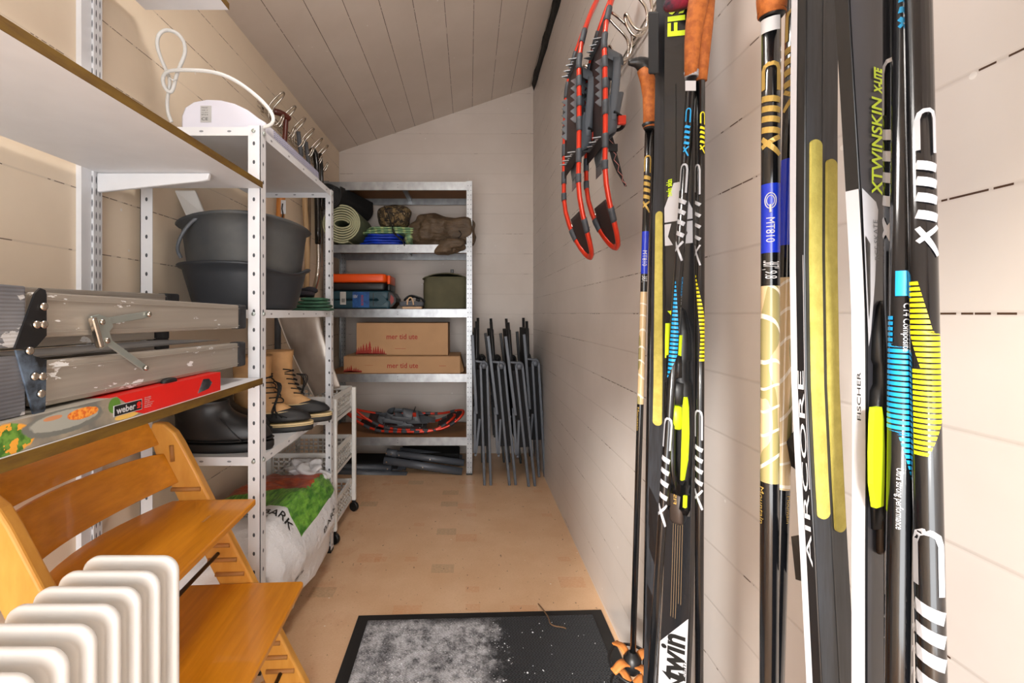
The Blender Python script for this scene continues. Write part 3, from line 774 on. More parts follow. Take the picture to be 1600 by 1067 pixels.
st = n.math('LESS_THAN', n.math('FRACT', n.math('MULTIPLY', s.outputs[0], 22)), .35); st2 = n.math('LESS_THAN', n.math('FRACT', n.math('MULTIPLY', s.outputs[2], 40)), .3)
n.color(n.mix(n.math('MULTIPLY', st2, .6), n.mix(n.math('MULTIPLY', st, .7), '7ea075', 'c3cf8f'), '3f6d58')); n.b.inputs['Roughness'].default_value = .85; M_PLAID = n.m
pb = MB()
for k in range(3): pb.blob((-.55, 3.20, Z2+.092+.016*k), (.19-.01*k, .10, .0105), 3, .02, 40+k, 10, n=40, m=12)
pb.blob((-.425, 3.20, Z2+.045), (.033, .09, .05), 2.6, .02, 44, 10)
tag(pb.build('checked_cloth', M_PLAID), 'folded green checked cloth between camouflage pouch and blue cloth', 'cloth')
n = NT('camouflage'); co = n.coord()
a = n.mix(n.math('GREATER_THAN', n.noise(co, 26, 4, .65), .52), '3d3221', '75613f'); a = n.mix(n.math('GREATER_THAN', n.noise(n.mapping(co, (1, 1, 1), loc=(3, 3, 3)), 34, 4, .65), .56), a, '1d1812')
a = n.mix(n.math('GREATER_THAN', n.noise(n.mapping(co, (1, 1, 1), loc=(7, 1, 5)), 30, 4, .65), .62), a, '97866a')
n.color(a); n.b.inputs['Roughness'].default_value = .85; n.bump(n.noise(co, 22, 4), .6, .01)
cp = thing('camouflage_pouch', 'round camouflage stuff sack with black drawcord on the upper steel shelf', 'pouch', (-.53, 3.2, Z2+.13))
MB().blob((-.535, 3.20, Z2+.212), (.118, .10, .082), 2.3, .02, 51, 9, n=48, m=28).build('sack_body', n.m, cp)
d = MB()
def rp(px, py, dd=3.09): return P(px, py, dd)
d.tube(smooth([rp(600, 322), rp(606, 332, 3.085), rp(609, 345, 3.08), rp(614, 358, 3.07), rp(619, 368, 3.06), rp(629, 375, 3.05), rp(632, 384, 3.045)]), .0035, 6)
d.tube(smooth([rp(603, 330, 3.09), rp(615, 334, 3.085), rp(617, 348, 3.08), rp(611, 360, 3.07), rp(622, 372, 3.06), rp(631, 378, 3.05)]), .003, 6)
d.build('drawcord', M_LACE, cp)
M_OLV = folds('olive_brown_nylon', '64523e', '4b3d2e', rough=.6, bump=1.0)
def sbf(p):
    if p.y < 3.06 and p.z < 1.60: p.z -= .03
    return p
sb = MB().blob((-.205, 3.19, Z2+.105), (.215, .15, .105), 2.5, .05, 61, 7, n=80, m=48, zmin=None, fn=lambda p: V((p.x, p.y, max(p.z, (Z2 if p.y > 3.05 else 1.50)-.0+(0 if p.y > 3.05 else .03*math.sin(p.x*20))))))
sb.blob((-.13, 3.02, 1.555), (.10, .05, .05), 2.3, .04, 63, 9, n=48, m=28)
sb.blob((.018, 3.10, 1.615), (.03, .06, .06), 2.2, .03, 65, 9, n=32, m=20)
so = thing('sleeping_bag', 'bundled olive brown sleeping bag drooping over the upper steel shelf edge', 'sleeping bag', (-.2, 3.19, Z2))
sb.build('quilt', M_OLV, so)
dc = MB(); dc.tube(smooth([rp(717, 360, 3.02), rp(722, 366, 3.01), rp(714, 374, 3.0), rp(722, 380, 2.99)]), .003, 6); dc.build('drawcord', M_LACE, so)

# ---- cases and bags on the middle shelf
Z3 = GS[2]+.001
def rbox(b, lo, hi, r, mi=0, n=5, ax='z'):
    x0, y0, z0 = lo; x1, y1, z1 = hi; pts = []
    for (cx_, cy_, a0) in ((x1-r, y1-r, 0), (x0+r, y1-r, 90), (x0+r, y0+r, 180), (x1-r, y0+r, 270)):
        for k in range(n+1):
            a = math.radians(a0+90*k/n); pts.append((cx_+r*math.cos(a), cy_+r*math.sin(a)))
    e = min(r*.4, (z1-z0)*.2); c = V(((x0+x1)/2, (y0+y1)/2))
    def ring(z, ins): return [(p[0]-math.copysign(ins, p[0]-c.x), p[1]-math.copysign(ins, p[1]-c.y), z) for p in pts]
    b.rings([ring(z0, e), ring(z0+e*.4, e*.3), ring(z0+e, 0), ring(z1-e, 0), ring(z1-e*.4, e*.3), ring(z1, e)], mi)
    return b
M_TEAL = mat('teal_case', '1f4552', .45, var=.12)
tc = thing('tool_case', 'dark teal power tool case standing under the orange case', 'tool case', (-.75, 3.17, Z3))
b = rbox(MB(), (-1.0+.02, 3.075, Z3), (-.535, 3.36, Z3+.062), .03); b.build('case_bottom', M_TEAL, tc)
b = rbox(MB(), (-.98, 3.078, Z3+.063), (-.545, 3.36, Z3+.125), .03); b.build('case_lid', M_TEAL, tc)
b = MB().prism([(-.53, 3.082, Z3+.012), (-.50, 3.082, Z3+.045), (-.50, 3.082, Z3+.075), (-.525, 3.082, Z3+.112), (-.56, 3.082, Z3+.118), (-.56, 3.082, Z3+.005)], (0, .2, 0)); b.build('corner_grip', M_BLK, tc, bevel=.006)
MB().prism([(-.535, 3.0805, Z3+.03), (-.518, 3.0805, Z3+.05), (-.518, 3.0805, Z3+.078), (-.538, 3.0805, Z3+.1), (-.545, 3.0805, Z3+.06)], (0, .01, 0)).build('red_inlay', mat('dull_red', '8e2f2c', .5), tc)
MB().box((-.80, 3.0725, Z3+.01), (-.685, 3.076, Z3+.118)).build('blue_label', mat('label_blue', '123f7c', .4, col2='1c5a9c', vscale=26), tc)
lettering('18V', qmap((-.795, 3.072, Z3+.075), (.03, 0, 0), (0, 0, .022)), M_WHITEINK, tc)
lettering('BOSCH', qmap((-.725, 3.0715, Z3+.025), (0, 0, .07), (-.016, 0, 0)), mat('bosch_red', 'b03a40', .5), tc, bold=.02)
MB().box((-.885, 3.0725, Z3+.03), (-.845, 3.076, Z3+.118)).build('bar_code', mat('label_white', 'c9c9c6', .5), tc)
bc = MB()
for k in range(7): bc.box((-.875+.0035*k, 3.0718, Z3+.045), (-.8735+.0035*k+(k % 3)*.0004, 3.0724, Z3+.072))
bc.build('bar_code', M_BLACKINK, tc)
l = MB().box((-.985+.01, 3.0745, Z3+.0625), (-.80, 3.0765, Z3+.0645)); l.box((-.66, 3.0745, Z3+.02), (-.655, 3.0765, Z3+.11)); l.build('seam', M_BLK, tc)
l = MB().prism([(-.65, 3.0765, Z3+.035), (-.60, 3.0765, Z3+.02), (-.565, 3.0765, Z3+.06), (-.60, 3.0765, Z3+.10), (-.65, 3.0765, Z3+.105), (-.62, 3.0765, Z3+.06)], (0, -.003, 0)); l.build('panel', M_TEAL, tc, bevel=.001)
oc = thing('orange_case', 'orange and black plastic organiser case lying on the teal case', 'tool case', (-.77, 3.2, Z3+.125))
rbox(MB(), (-.975, 3.085, Z3+.1265), (-.575, 3.37, Z3+.182), .03).build('case_bottom', M_BLK, oc)
rbox(MB(), (-.975, 3.083, Z3+.183), (-.575, 3.37, Z3+.243), .03).build('case_lid', mat('orange_plastic', 'f2560c', .4, var=.04), oc)
rbox(MB(), (-.572, 3.12, Z3+.1265), (-.550, 3.34, Z3+.172), .008).build('handle', M_BLK, oc)
rbox(MB(), (-.572, 3.12, Z3+.174), (-.550, 3.34, Z3+.234), .008).build('handle', bpy.data.materials['orange_plastic'], oc)
# small case with strap
sc = thing('small_case', 'small flat grey case with wooden clip and black strap on shelf', 'case', (-.39, 3.14, Z3))
rbox(MB(), (-.482, 3.08, Z3+.018), (-.315, 3.24, Z3+.052), .02).build('case_body', mat('grey_fabric', '5d6168', .7, var=.2), sc)
rbox(MB(), (-.465, 3.085, Z3), (-.325, 3.24, Z3+.017), .012).build('tray', mat('pale_wood', 'd8b48e', .6), sc)
MB().tube(smooth([V((-.425, 3.074, Z3+.028)), V((-.422, 3.072, Z3+.06)), V((-.41, 3.072, Z3+.078)), V((-.397, 3.072, Z3+.078)), V((-.385, 3.072, Z3+.06)), V((-.382, 3.074, Z3+.028))]), .005, 8).build('clip', bpy.data.materials['pale_wood'], sc)
st_ = MB()
st_.tube(smooth([V((-.45, 3.13, Z3+.06)), V((-.44, 3.12, Z3+.075)), V((-.41, 3.12, Z3+.094)), V((-.37, 3.11, Z3+.088)), V((-.33, 3.12, Z3+.074)), V((-.31, 3.13, Z3+.05))], 3), .011, 8, flat=.6)
st_.tube(smooth([V((-.42, 3.15, Z3+.062)), V((-.40, 3.13, Z3+.088)), V((-.36, 3.13, Z3+.082)), V((-.34, 3.12, Z3+.06)), V((-.37, 3.11, Z3+.066))], 3), .010, 8, flat=.6)
st_.build('strap', M_BLK, sc)
# olive bag
ob = thing('canvas_bag', 'olive green canvas bag standing at the right end of middle shelf', 'bag', (-.17, 3.22, Z3))
M_OLB = mat('olive_canvas', '57543d', .85, var=.15, vscale=9, bump=.35, bscale=20)
MB().rings([[( -.165+(w/2)*math.copysign(abs(math.cos(a))**.45, math.cos(a)), 3.23+.13*math.copysign(abs(math.sin(a))**.45, math.sin(a)), Z3+z) for a in [2*PI*(k+.5)/40 for k in range(40)]]
            for w, z in ((.29, 0), (.31, .01), (.315, .05), (.32, .12), (.318, .175), (.322, .18), (.314, .186), (.312, .212), (.30, .225))]).build('bag_body', M_OLB, ob)
MB().slab(lambda u, v: (-.165+(u-.5)*.318, 3.10+.26*v, Z3+.206+.052*math.sin(PI*u)**.7*(1-abs(v-.5)*.5) if 0 < u < 1 else Z3+.206), 20, 8, (0, 0, .006)).build('flap', M_OLB, ob)
MB().box((-.13, 3.13, Z3+.25), (-.108, 3.19, Z3+.278)).build('pull_tab', M_BLK, ob, bevel=.003)
MB().box((-.32, 3.097, Z3+.0), (-.01, 3.10, Z3+.004)).build('piping', M_BLK, ob)

# ---- cardboard boxes
Z4 = GS[3]+.001
M_CARD = mat('cardboard', 'bb936b', .8, var=.06, vscale=8); M_CARDI = mat('card_edge', '8a6844', .85)
M_RINK = mat('red_print', 'a33226', .7, var=.05)
def carton(lo, hi, label, tw, ts, tree_w, tx, tz, lid):
    o = thing('cardboard_box', label, 'box', ((lo[0]+hi[0])/2, (lo[1]+hi[1])/2, lo[2]), 'printed cardboard boxes on the steel shelving')
    MB().box(lo, hi).build('carton', M_CARD, o, bevel=.002)
    b = MB(); b.box((lo[0]+.001, lo[1]-.0016, lo[2]+.003 if lid else hi[2]-.004), (hi[0]-.001, lo[1]-.0002, lo[2]+.0045 if lid else hi[2]-.0025)); b.build('seam', M_CARDI, o)
    y = lo[1]-.0012
    lettering('mer tid ute', qmap((tx, y, tz), (tw, 0, 0), (0, 0, ts)), M_RINK, o, bold=.014)
    # a row of printed spruce trees
    rnd = random.Random(5); t = MB(); x = lo[0]+.004; zb = lo[2]+.006
    t.box((x-.002, y, zb), (lo[0]+tree_w, y+.0009, zb+.012 if not lid else zb+.006))
    while x < lo[0]+tree_w-.008:
        k = (x-lo[0])/tree_w
        hh = (.092 if lid else .05)*(.45+.55*max(0, 1-abs(k-.42)*2.2))*(.7+.4*rnd.random()); w_ = hh*.24
        hh = min(hh, hi[2]-zb-.03)
        for q in range(4):
            z0 = zb+hh*q*.22; ww_ = w_*(1-q*.22); z1 = z0+hh*.40
            t.add([(x-ww_, y-.0001*q, z0), (x+ww_, y-.0001*q, z0), (x, y-.0001*q, min(z1, zb+hh))], [(0, 1, 2)])
        x += w_*1.15
    t.build('tree_print', M_RINK, o)
    return o
P5 = lambda px, D: (px-CX)/F*D
c1 = carton((P5(537, 3.075), 3.075, Z4), (P5(719, 3.075), 3.40, Z4+.118), 'flat printed cardboard box, the lower of two, right end bent', .212, .036, .125, P5(605, 3.075), Z4+.036, False)
MB().prism([(c.x, c.y, c.z) for c in (V((P5(719, 3.075), 3.08, Z4+.118)), V((P5(725, 3.075), 3.08, Z4+.02)), V((P5(724, 3.075), 3.08, Z4+.008)), V((P5(718.5, 3.075), 3.08, Z4+.004)))], (0, .25, 0)).build('end_flap', M_CARDI, c1)
s_ = MB().box((P5(570, 3.075), 3.0735, Z4+.054), (P5(583, 3.075), 3.0745, Z4+.0555)).box((P5(686, 3.075), 3.0735, Z4+.05), (P5(697, 3.075), 3.0745, Z4+.052)); s_.build('print', M_RINK, c1)
c2 = carton((P5(557, 3.11), 3.11, Z4+.12), (P5(700, 3.11), 3.42, Z4+.346), 'deep printed cardboard box standing on top of the flat one', .215, .037, .21, P5(604, 3.11), Z4+.232, True)
s_ = MB().box((P5(617, 3.11), 3.1083, Z4+.166), (P5(634, 3.11), 3.1093, Z4+.168)); s_.build('print', M_RINK, c2)

# ================================================================ snowshoes
M_RED = mat('red_tube', 'd2371f', .3, .35, var=.1, vscale=8, clear=.3); M_SLV = mat('sleeve_grey', '3d4147', .6, var=.1)
M_DECK = mat('snowshoe_deck', '222021', .7, col2='331a18', vscale=5); M_BIND = mat('binding_grey', '5b6066', .5, var=.1)
M_CRAMP = mat('crampon_steel', '9aa0a6', .35, .8, var=.15, vscale=20)
def shoe_w(t):
    return .098*(math.sin(min(1, t/.55)*PI/2)**.75)*(1 if t < .62 else max(0, 1-((t-.62)/.38)**2.6)**.5) if 0 < t < 1 else 0
SL = .76
def nose_z(x): return .085*max(0, (x-.56)/.20)**1.7+.095*max(0, (.25-x)/.25)**1.7
def snowshoe(name, label, group, M):
    o = thing(name, label, 'snowshoe', M=M, group=group)
    ts = [0, .01, .03, .06, .1, .16, .22, .3, .38, .46, .54, .62, .68, .74, .8, .85, .89, .925, .955, .98, .993]
    L = [V((SL*t, max(.008, shoe_w(t)), nose_z(SL*t))) for t in ts]
    R = [V((p.x, -p.y, p.z)) for p in L]
    loop = L+[V((SL, 0, nose_z(SL)))]+R[::-1]
    MB().tube(loop, .0092, 10, closed=True, up=(0, 0, 1)).build('frame', M_RED, o, local=True)
    def rail(t, sgn):
        k = max(0, min(len(ts)-2, max(i for i, q in enumerate(ts) if q <= t))); a = (t-ts[k])/(ts[k+1]-ts[k]); p = L[k].lerp(L[k+1], a); return V((p.x, p.y*sgn, p.z))
    for sgn in (1, -1):
        for (a, c) in ((.16, .22), (.27, .33), (.36, .40), (.44, .475), (.515, .565), (.63, .68), (.72, .75), (.875, .92)):
            MB().tube([rail(a+(c-a)*q/4, sgn) for q in range(5)], .0112, 10).build('sleeve', M_SLV, o, local=True)
    def dk(u, v):
        t = .12+.54*u; w_ = shoe_w(t)*.93; return V((SL*t, w_*(v*2-1), nose_z(SL*t)-.001))
    MB().slab(dk, 14, 4, (0, 0, .0022)).build('deck', M_DECK, o, local=True)
    def dk2(u, v):
        t = .84+.145*u; w_ = shoe_w(t)*.98*(1-.35*(1-u)); return V((SL*t, w_*(v*2-1), nose_z(SL*t)+.001))
    MB().slab(dk2, 8, 6, (0, 0, .0025)).build('nose_deck', M_DECK, o, local=True)
    for (t, s) in ((.86, 1), (.86, -1), (.93, 1), (.93, -1), (.6, 1), (.6, -1), (.3, 1), (.3, -1)):
        p = rail(t, s*.72 if t > .8 else s*.8); MB().lathe([(.0005, .008), (.004, .0075), (.0055, .005), (.006, .002)], (p.x, p.y, p.z), 10).build('rivet', M_STEEL, o, local=True)
    # binding: base plate, heel cup, toe wrap, strap and buckle
    b = MB(); b.prism([(x, y, .012) for x, y in ((.20, -.035), (.26, -.042), (.42, -.046), (.50, -.040), (.53, -.02), (.53, .02), (.50, .040), (.42, .046), (.26, .042), (.20, .035))], (0, 0, .006)); b.build('base_plate', M_BIND, o, local=True)
    def wrap(x0, x1, h0, h1, w_, lean=0):
        b = MB()
        def fn(u, v):
            a = PI*(u*1.16-.08); hh = h0+(h1-h0)*v
            return V((x0+(x1-x0)*v+lean*math.sin(a), -w_*math.cos(a), .018+max(0, math.sin(a))*hh))
        return b.slab(fn, 20, 6, (0, .0005, .004))
    wrap(.36, .47, .085, .055, .052, -.03).build('toe_wrap', M_BIND, o, local=True)
    hb = MB()
    def heel(u, v):
        a = PI*(.5+u); return V((.25+.05*math.cos(a)+.02*v, .043*math.sin(a), .03+.055*v))
    hb.slab(heel, 16, 4, (0, 0, .004)); hb.slab(lambda u, v: V((.25+.17*u, -.044-.004*math.sin(PI*u), .03+.03*v+.02*(1-u))), 8, 3, (0, -.004, 0)); hb.slab(lambda u, v: V((.25+.17*u, .044+.004*math.sin(PI*u), .03+.03*v+.02*(1-u))), 8, 3, (0, .004, 0))
    hb.build('heel_cup', M_BIND, o, local=True)
    MB().tube(smooth([V((.40, -.05, .05)), V((.41, -.03, .10)), V((.42, .01, .112)), V((.415, .045, .09)), V((.40, .055, .05))]), .008, 8, flat=.4).build('strap', M_BLK, o, local=True)
    MB().box((.405, -.045, .07), (.43, -.032, .10)).build('buckle', M_RED, o, local=True, bevel=.003)
    MB().box((.475, -.03, .0145), (.56, .03, .017)).build('toe_pad', M_CRAMP, o, local=True, bevel=.001)
    for (x, w_, ax) in ((.47, .06, 'y'), (.20, .055, 'y')):
        c = MB(); n_ = 7; pts = [(x, -w_, .0)]
        for k in range(n_): pts += [(x, -w_+2*w_*(k+.5)/n_, -.030 if k % 2 == 0 else -.014), (x, -w_+2*w_*(k+1)/n_, -.004)]
        pts += [(x, w_, .008), (x, -w_, .008)]; c.prism(pts, (.0025, 0, 0)); c.build('crampon', M_CRAMP, o, local=True)
    for s in (1, -1):
        c = MB(); pts = [(.26, s*.062, .002)]
        for k in range(6): pts += [(.26+.13*(k+.5)/6, s*.062, -.024), (.26+.13*(k+1)/6, s*.062, -.006)]
        pts += [(.39, s*.062, .006), (.26, s*.062, .006)]; c.prism(pts, (0, .003, 0)); c.build('crampon', M_CRAMP, o, local=True)
    return o
def frame(o, x, y):            # matrix from origin, length axis, width axis
    x = V(x).normalized(); y = V(y); y = (y-x*y.dot(x)).normalized(); z = x.cross(y)
    m = Matrix((x, y, z)).transposed().to_4x4(); m.translation = V(o); return m
GR = 'snowshoes on the lowest steel shelf'
zb = GS[4]+.002
# lower one lies flat, second lies on it with its binding up
s0 = snowshoe('snowshoe', 'red-framed snowshoe lying underneath on the lowest steel shelf, mostly covered', GR, frame((-.86, 3.20, zb+.034), (1, 0, .0), (0, 1, .12)))
dup(s0, M=frame((-.80, 3.20, zb+.074), (1, 0, -.008), (0, 1, .42)), label='red-framed snowshoe with grey binding upward, lying on another on lowest shelf')
# ================================================================ folded camping furniture under the rack
M_FRAME = mat('anthracite_tube', '555a62', .42, .15, var=.08)
def bundle(label, tubes, loc, fab):
    o = thing('folded_stool', label, 'folding stool', loc, 'folded grey camping frames under the steel shelving')
    for (a, c, r) in tubes:
        r *= 1.35; MB().tube([V(a), V(c)], r, 12, flat=1).build('tube', M_FRAME, o)
        for q in ((.04), (.5)):
            p = V(a).lerp(V(c), q); s = MB(); s.tube([p+V((0, -r*.98, 0)), p+V((0, -r*1.12, 0))], .005, 8); s.build('rivet', M_STEEL, o)
    f = MB().box(*fab); f.build('fabric', mat('black_mesh', '0d0d0e', .9) if 'black_mesh' not in bpy.data.materials else bpy.data.materials['black_mesh'], o, bevel=.008)
    return o
def q(px, py, D): return tuple(P(px, py, D))
bundle('folded anthracite camping frame on the floor at left under the steel shelving', [(q(636, 743, 3.07), q(470, 736, 3.10), .0195), (q(612, 731, 3.11), q(470, 729, 3.14), .017), (q(634, 732, 3.16), q(560, 738, 3.16), .015), (q(634, 742, 3.34), q(480, 736, 3.36), .017)], (-.7, 3.2, 0), ((-.95, 3.13, .012), (-.50, 3.36, .055)))
bundle('folded anthracite camping frames lying tilted at right under the steel shelving', [(q(600, 719, 3.07), q(722, 737, 3.07), .0195), (q(604, 706, 3.10), q(620, 709, 3.10), .0195), (q(620, 709, 3.10), q(725, 723, 3.10), .017), (q(640, 722, 3.14), q(720, 744, 3.12), .018), (q(625, 703, 3.2), q(722, 715, 3.2), .015), (q(610, 722, 3.33), q(722, 740, 3.33), .018)], (-.3, 3.2, 0), ((-.50, 3.17, .05), (-.07, 3.36, .11)))

# ================================================================ folding chairs leaning in the corner
M_TEXT = mat('black_textile', '0e0e10', .85, var=.2)
def fchair(label, ox, oy, lean, M=None):
    """folded high-back chair seen from its side; x = thickness of the folded stack, y = chair width, z = height"""
    o = thing('folding_chair', label, 'folding chair', M=Matrix.Translation((ox, oy, 0))@Matrix.Rotation(lean, 4, 'Y'), group='folded chairs in the corner')
    for y in (0, .44):
        M_FRAME = globals()['M_FRAME'] if y == 0 else M_BLK
        l1 = MB(); l1.bar((0, y, .0), (-.025, y, .77), .022, .017, (1, 0, 0)); l1.build('leg', M_FRAME, o, local=True, bevel=.003)
        l2 = MB(); l2.bar((.040, y, .0), (.016, y, .77), .022, .017, (1, 0, 0)); l2.build('leg', M_FRAME, o, local=True, bevel=.003)
        f = MB(); f.tube([(-.025+.0205*(1-math.cos(a)), y, .765+.026*math.sin(a)) for a in [PI*k/8 for k in range(9)]], .0105, 8)
        f.lathe([(.0005, -.012), (.019, -.012), (.02, -.009), (.02, .009), (.019, .012), (.0005, .012)], (0, 0, 0), 16)
        nv = 16*6
        for k in range(len(f.v)-nv, len(f.v)):
            p = f.v[k]; f.v[k] = V((p.x-.004, y+p.z, .765+p.y))
        f.build('hinge', M_FRAME, o, local=True)
        br = MB(); br.bar((-.078, y-.01, .965), (-.052, y-.01, .46), .020, .020, (1, 0, 0)); br.build('back_frame', M_FRAME, o, local=True, bevel=.003)
        st = MB(); st.bar((-.060, y+.02, .50), (-.062, y+.02, .20), .010, .016, (1, 0, 0)); st.bar((-.030, y+.02, .42), (-.055, y+.02, .19), .010, .014, (1, 0, 0)); st.build('strut', M_FRAME, o, local=True)
        r = MB()
        for (x, z) in ((.031, .44), (-.056, .475), (-.058, .20)): r.tube([(x, y-.010, z), (x, y-.0145-(.008 if x < 0 else 0), z)], [.0085, .0075], 10)
        r.build('rivet', M_FRAME, o, local=True)
        ar = MB(); ar.bar((-.012, y, .79), (-.06, y, .797), .03, .014); ar.build('armrest', M_FRAME, o, local=True, bevel=.005)
    tb = MB(); tb.tube([(-.050, .05, 1.05), (-.050, .05, .62)], .010, 8).tube([(-.035, .36, 1.07), (-.035, .36, .62)], .010, 8); tb.build('back_tube', M_BLK, o, local=True)
    MB().box((-.066, .05, .60), (-.036, .36, 1.0)).build('backrest', M_TEXT, o, local=True)
    MB().box((-.052, .03, .24), (.030, .44, .74)).build('seat', M_TEXT, o, local=True, bevel=.006)
    return o
D0 = 2.875
f0 = fchair('folded black and anthracite chair, leftmost in the corner, beside the steel shelving', P5(757, D0), D0, 0.0)
dup(f0, M=Matrix.Translation((P5(796, D0), D0, 0))@Matrix.Rotation(math.radians(-3.6), 4, 'Y'), label='folded black and anthracite chair, second from the left in the corner')
dup(f0, M=Matrix.Translation((P5(826, D0-.02), D0-.02, 0))@Matrix.Rotation(math.radians(-4.2), 4, 'Y'), label='folded black and anthracite chair, third from the left in the corner')
dup(f0, M=Matrix.Translation((P5(842, 3.02), 3.02, 0))@Matrix.Rotation(math.radians(-1.4), 4, 'Y'), label='folded black and anthracite chair against the right wall, farthest in the corner')

# ================================================================ entrance mat with snow
n = NT('mat_ribbed'); co = n.new('ShaderNodeNewGeometry').outputs['Position']; s = n.new('ShaderNodeSeparateXYZ'); n.link(co, s.inputs[0])
wv = n.math('ADD', n.math('MULTIPLY', s.outputs[0], 95), n.math('MULTIPLY', n.math('SINE', n.math('MULTIPLY', s.outputs[1], 420)), .45))
rib = n.math('SINE', n.math('MULTIPLY', wv, 6.283)); pile = n.math('ADD', rib, n.math('MULTIPLY', n.noise(co, 300, 2), 1.0))
msk = n.math('MULTIPLY', n.ramp(s.outputs[0], -.395, -.345), n.ramp(n.math('ADD', s.outputs[0], n.math('MULTIPLY', n.noise(co, 16, 6, .75), .30)), .25, .19))
msk = n.math('MULTIPLY', msk, n.ramp(n.math('ADD', s.outputs[1], n.math('MULTIPLY', n.noise(co, 18, 3), .04)), 1.63, 1.59))
sn = n.ramp(n.noise(n.mapping(co, (1, 1, 1)), 24, 10, .78), .40, .58)
sn = n.math('MULTIPLY', sn, n.ramp(n.noise(co, 9, 4), .30, .48))
fine = n.ramp(n.noise(co, 170, 3, .7), .35, .62)
snow = n.math('MULTIPLY', n.math('MULTIPLY', n.math('ADD', n.math('MULTIPLY', sn, .75), n.math('MULTIPLY', fine, .3)), msk), 1.0)
n.color(n.mix(n.math('MINIMUM', snow, .92), n.mix(n.ramp(pile, -.4, 1.2), '1b1c1f', '3a3c40'), 'dcdde2')); n.b.inputs['Roughness'].default_value = .85
n.bump(n.math('ADD', n.math('MULTIPLY', pile, .5), n.math('MULTIPLY', snow, 1.2)), .7, .004)
M_CARP = n.m
A, B_, C_, D_ = V((-.402, 1.628, 0)), V((.489, 1.66, 0)), V((.487, .60, 0)), V((-.392, .58, 0))
mt = thing('door_mat', 'black ribbed rubber-edged door mat dusted with white snow', 'mat', (.04, 1.1, 0))
MB().hexa([A, B_, C_, D_], [p+V((0, 0, .004)) for p in (A, B_, C_, D_)]).build('rubber_edge', M_BLKS, mt, bevel=.0015)
e = .042
I = [A+V((e, -e*.85, .004)), B_+V((-e, -e*.85, .004)), C_+V((-e, e, .004)), D_+V((e, e, .004))]
MB().hexa(I, [p+V((0, 0, .0055)) for p in I]).build('ribbed_pile', M_CARP, mt)
# loose crumbs of snow
sn_ = MB(); rnd = random.Random(11)
for k in range(900):
    u = rnd.random(); x = -.35+.62*u**1.0 if k < 780 else rnd.uniform(.0, .42); y = rnd.uniform(.95, 1.585)
    if k < 780 and x > .14+.05*noise.noise(V((y*9, 0, 0))): continue
    if noise.noise(V((x*11, y*11, 2))) < -.12 and k < 780: continue
    r = rnd.uniform(.0008, .0022)*(1.7 if rnd.random() < .07 else 1); z = .0095
    vs = [(x+r*math.cos(a)*rnd.uniform(.7, 1.2), y+r*math.sin(a)*rnd.uniform(.7, 1.2), z) for a in (0, 1.26, 2.5, 3.77, 5.0)]+[(x, y, z+r*.9)]
    sn_.add(vs, [(0, 1, 5), (1, 2, 5), (2, 3, 5), (3, 4, 5), (4, 0, 5)])
so_ = sn_.build('snow', mat('snow', 'f0f2f6', .6, var=.02)); so_['kind'] = 'stuff'; tag(so_, 'crumbs of white snow scattered on the black door mat', 'snow')
tw = MB().tube(smooth([V((P5(841, 1.69), 1.69, .006)), V((.275, 1.645, .010)), V((.285, 1.60, .0125)), V((.283, 1.575, .0125)), V((.295, 1.56, .012)), V((.325, 1.555, .012)), V((.335, 1.548, .012))]), .0022, 6)
tag(tw.build('twig', mat('twig', '7a5c40', .8)), 'thin curled brown twig lying on the edge of the door mat', 'twig')
# ================================================================ aluminium platform and griddle box on the lower wall shelf
bx = thing('griddle_box', 'long red and photo-printed griddle box lying under the aluminium platform', 'box', (-.78, .86, .905))
z0, z1, xf = .9055, .951, -.634
Yr = 700*.634/(733-203)
MB().box((xf-.27, .40, z0), (xf, 1.14, z1)).build('carton', mat('box_grey', 'b9b4a8', .4, var=.1), bx, bevel=.001)
M_BRED = mat('box_red', 'e01f18', .35, var=.04)
XF = xf+.0006
MB().prism([(XF, .805, z1), (XF, .835, z0+.024), (XF, .845, z0+.010), (XF, .872, z0), (XF, 1.1405, z0), (XF, 1.1405, z1)], (.0004, 0, 0)).build('red_print', M_BRED, bx)
MB().box((xf-.27, .79, z1+.0001), (xf+.0008, 1.1405, z1+.0006)).build('red_print', M_BRED, bx)
n = NT('food_print'); co = n.new('ShaderNodeNewGeometry').outputs['Position']; s = n.new('ShaderNodeSeparateXYZ'); n.link(co, s.inputs[0])
def zone(y, z, ry, rz):
    a = n.math('POWER', n.math('DIVIDE', n.math('SUBTRACT', s.outputs[1], y), ry), 2); c = n.math('POWER', n.math('DIVIDE', n.math('SUBTRACT', s.outputs[2], z), rz), 2)
    return n.ramp(n.math('ADD', n.math('ADD', a, c), n.math('MULTIPLY', n.noise(co, 90, 3), .5)), 1.3, 1.15)
bc_ = n.mix(n.ramp(n.noise(co, 14, 3), .35, .65), 'b5a68e', '74726c')
bc_ = n.mix(zone(.605, .925, .05, .024), bc_, n.mix(n.math('GREATER_THAN', n.noise(co, 70, 3), .58), n.mix(n.ramp(n.noise(co, 110, 2), .4, .6), '6d9a3c', '3f6d22'), 'eda63a'))
bc_ = n.mix(zone(.705, .932, .072, .020), bc_, '73756f'); bc_ = n.mix(zone(.705, .934, .060, .0145), bc_, 'a3a49b')
bc_ = n.mix(zone(.735, .937, .030, .009), bc_, n.mix(n.ramp(n.noise(co, 220, 2), .4, .6), 'f0a040', 'd9682a')); bc_ = n.mix(zone(.682, .941, .016, .0035), bc_, 'c98a60')
bc_ = n.mix(zone(.80, .936, .014, .014), bc_, '5d8a35'); bc_ = n.mix(zone(.83, .912, .03, .006), bc_, 'ecc060')
n.color(bc_); n.b.inputs['Roughness'].default_value = .3
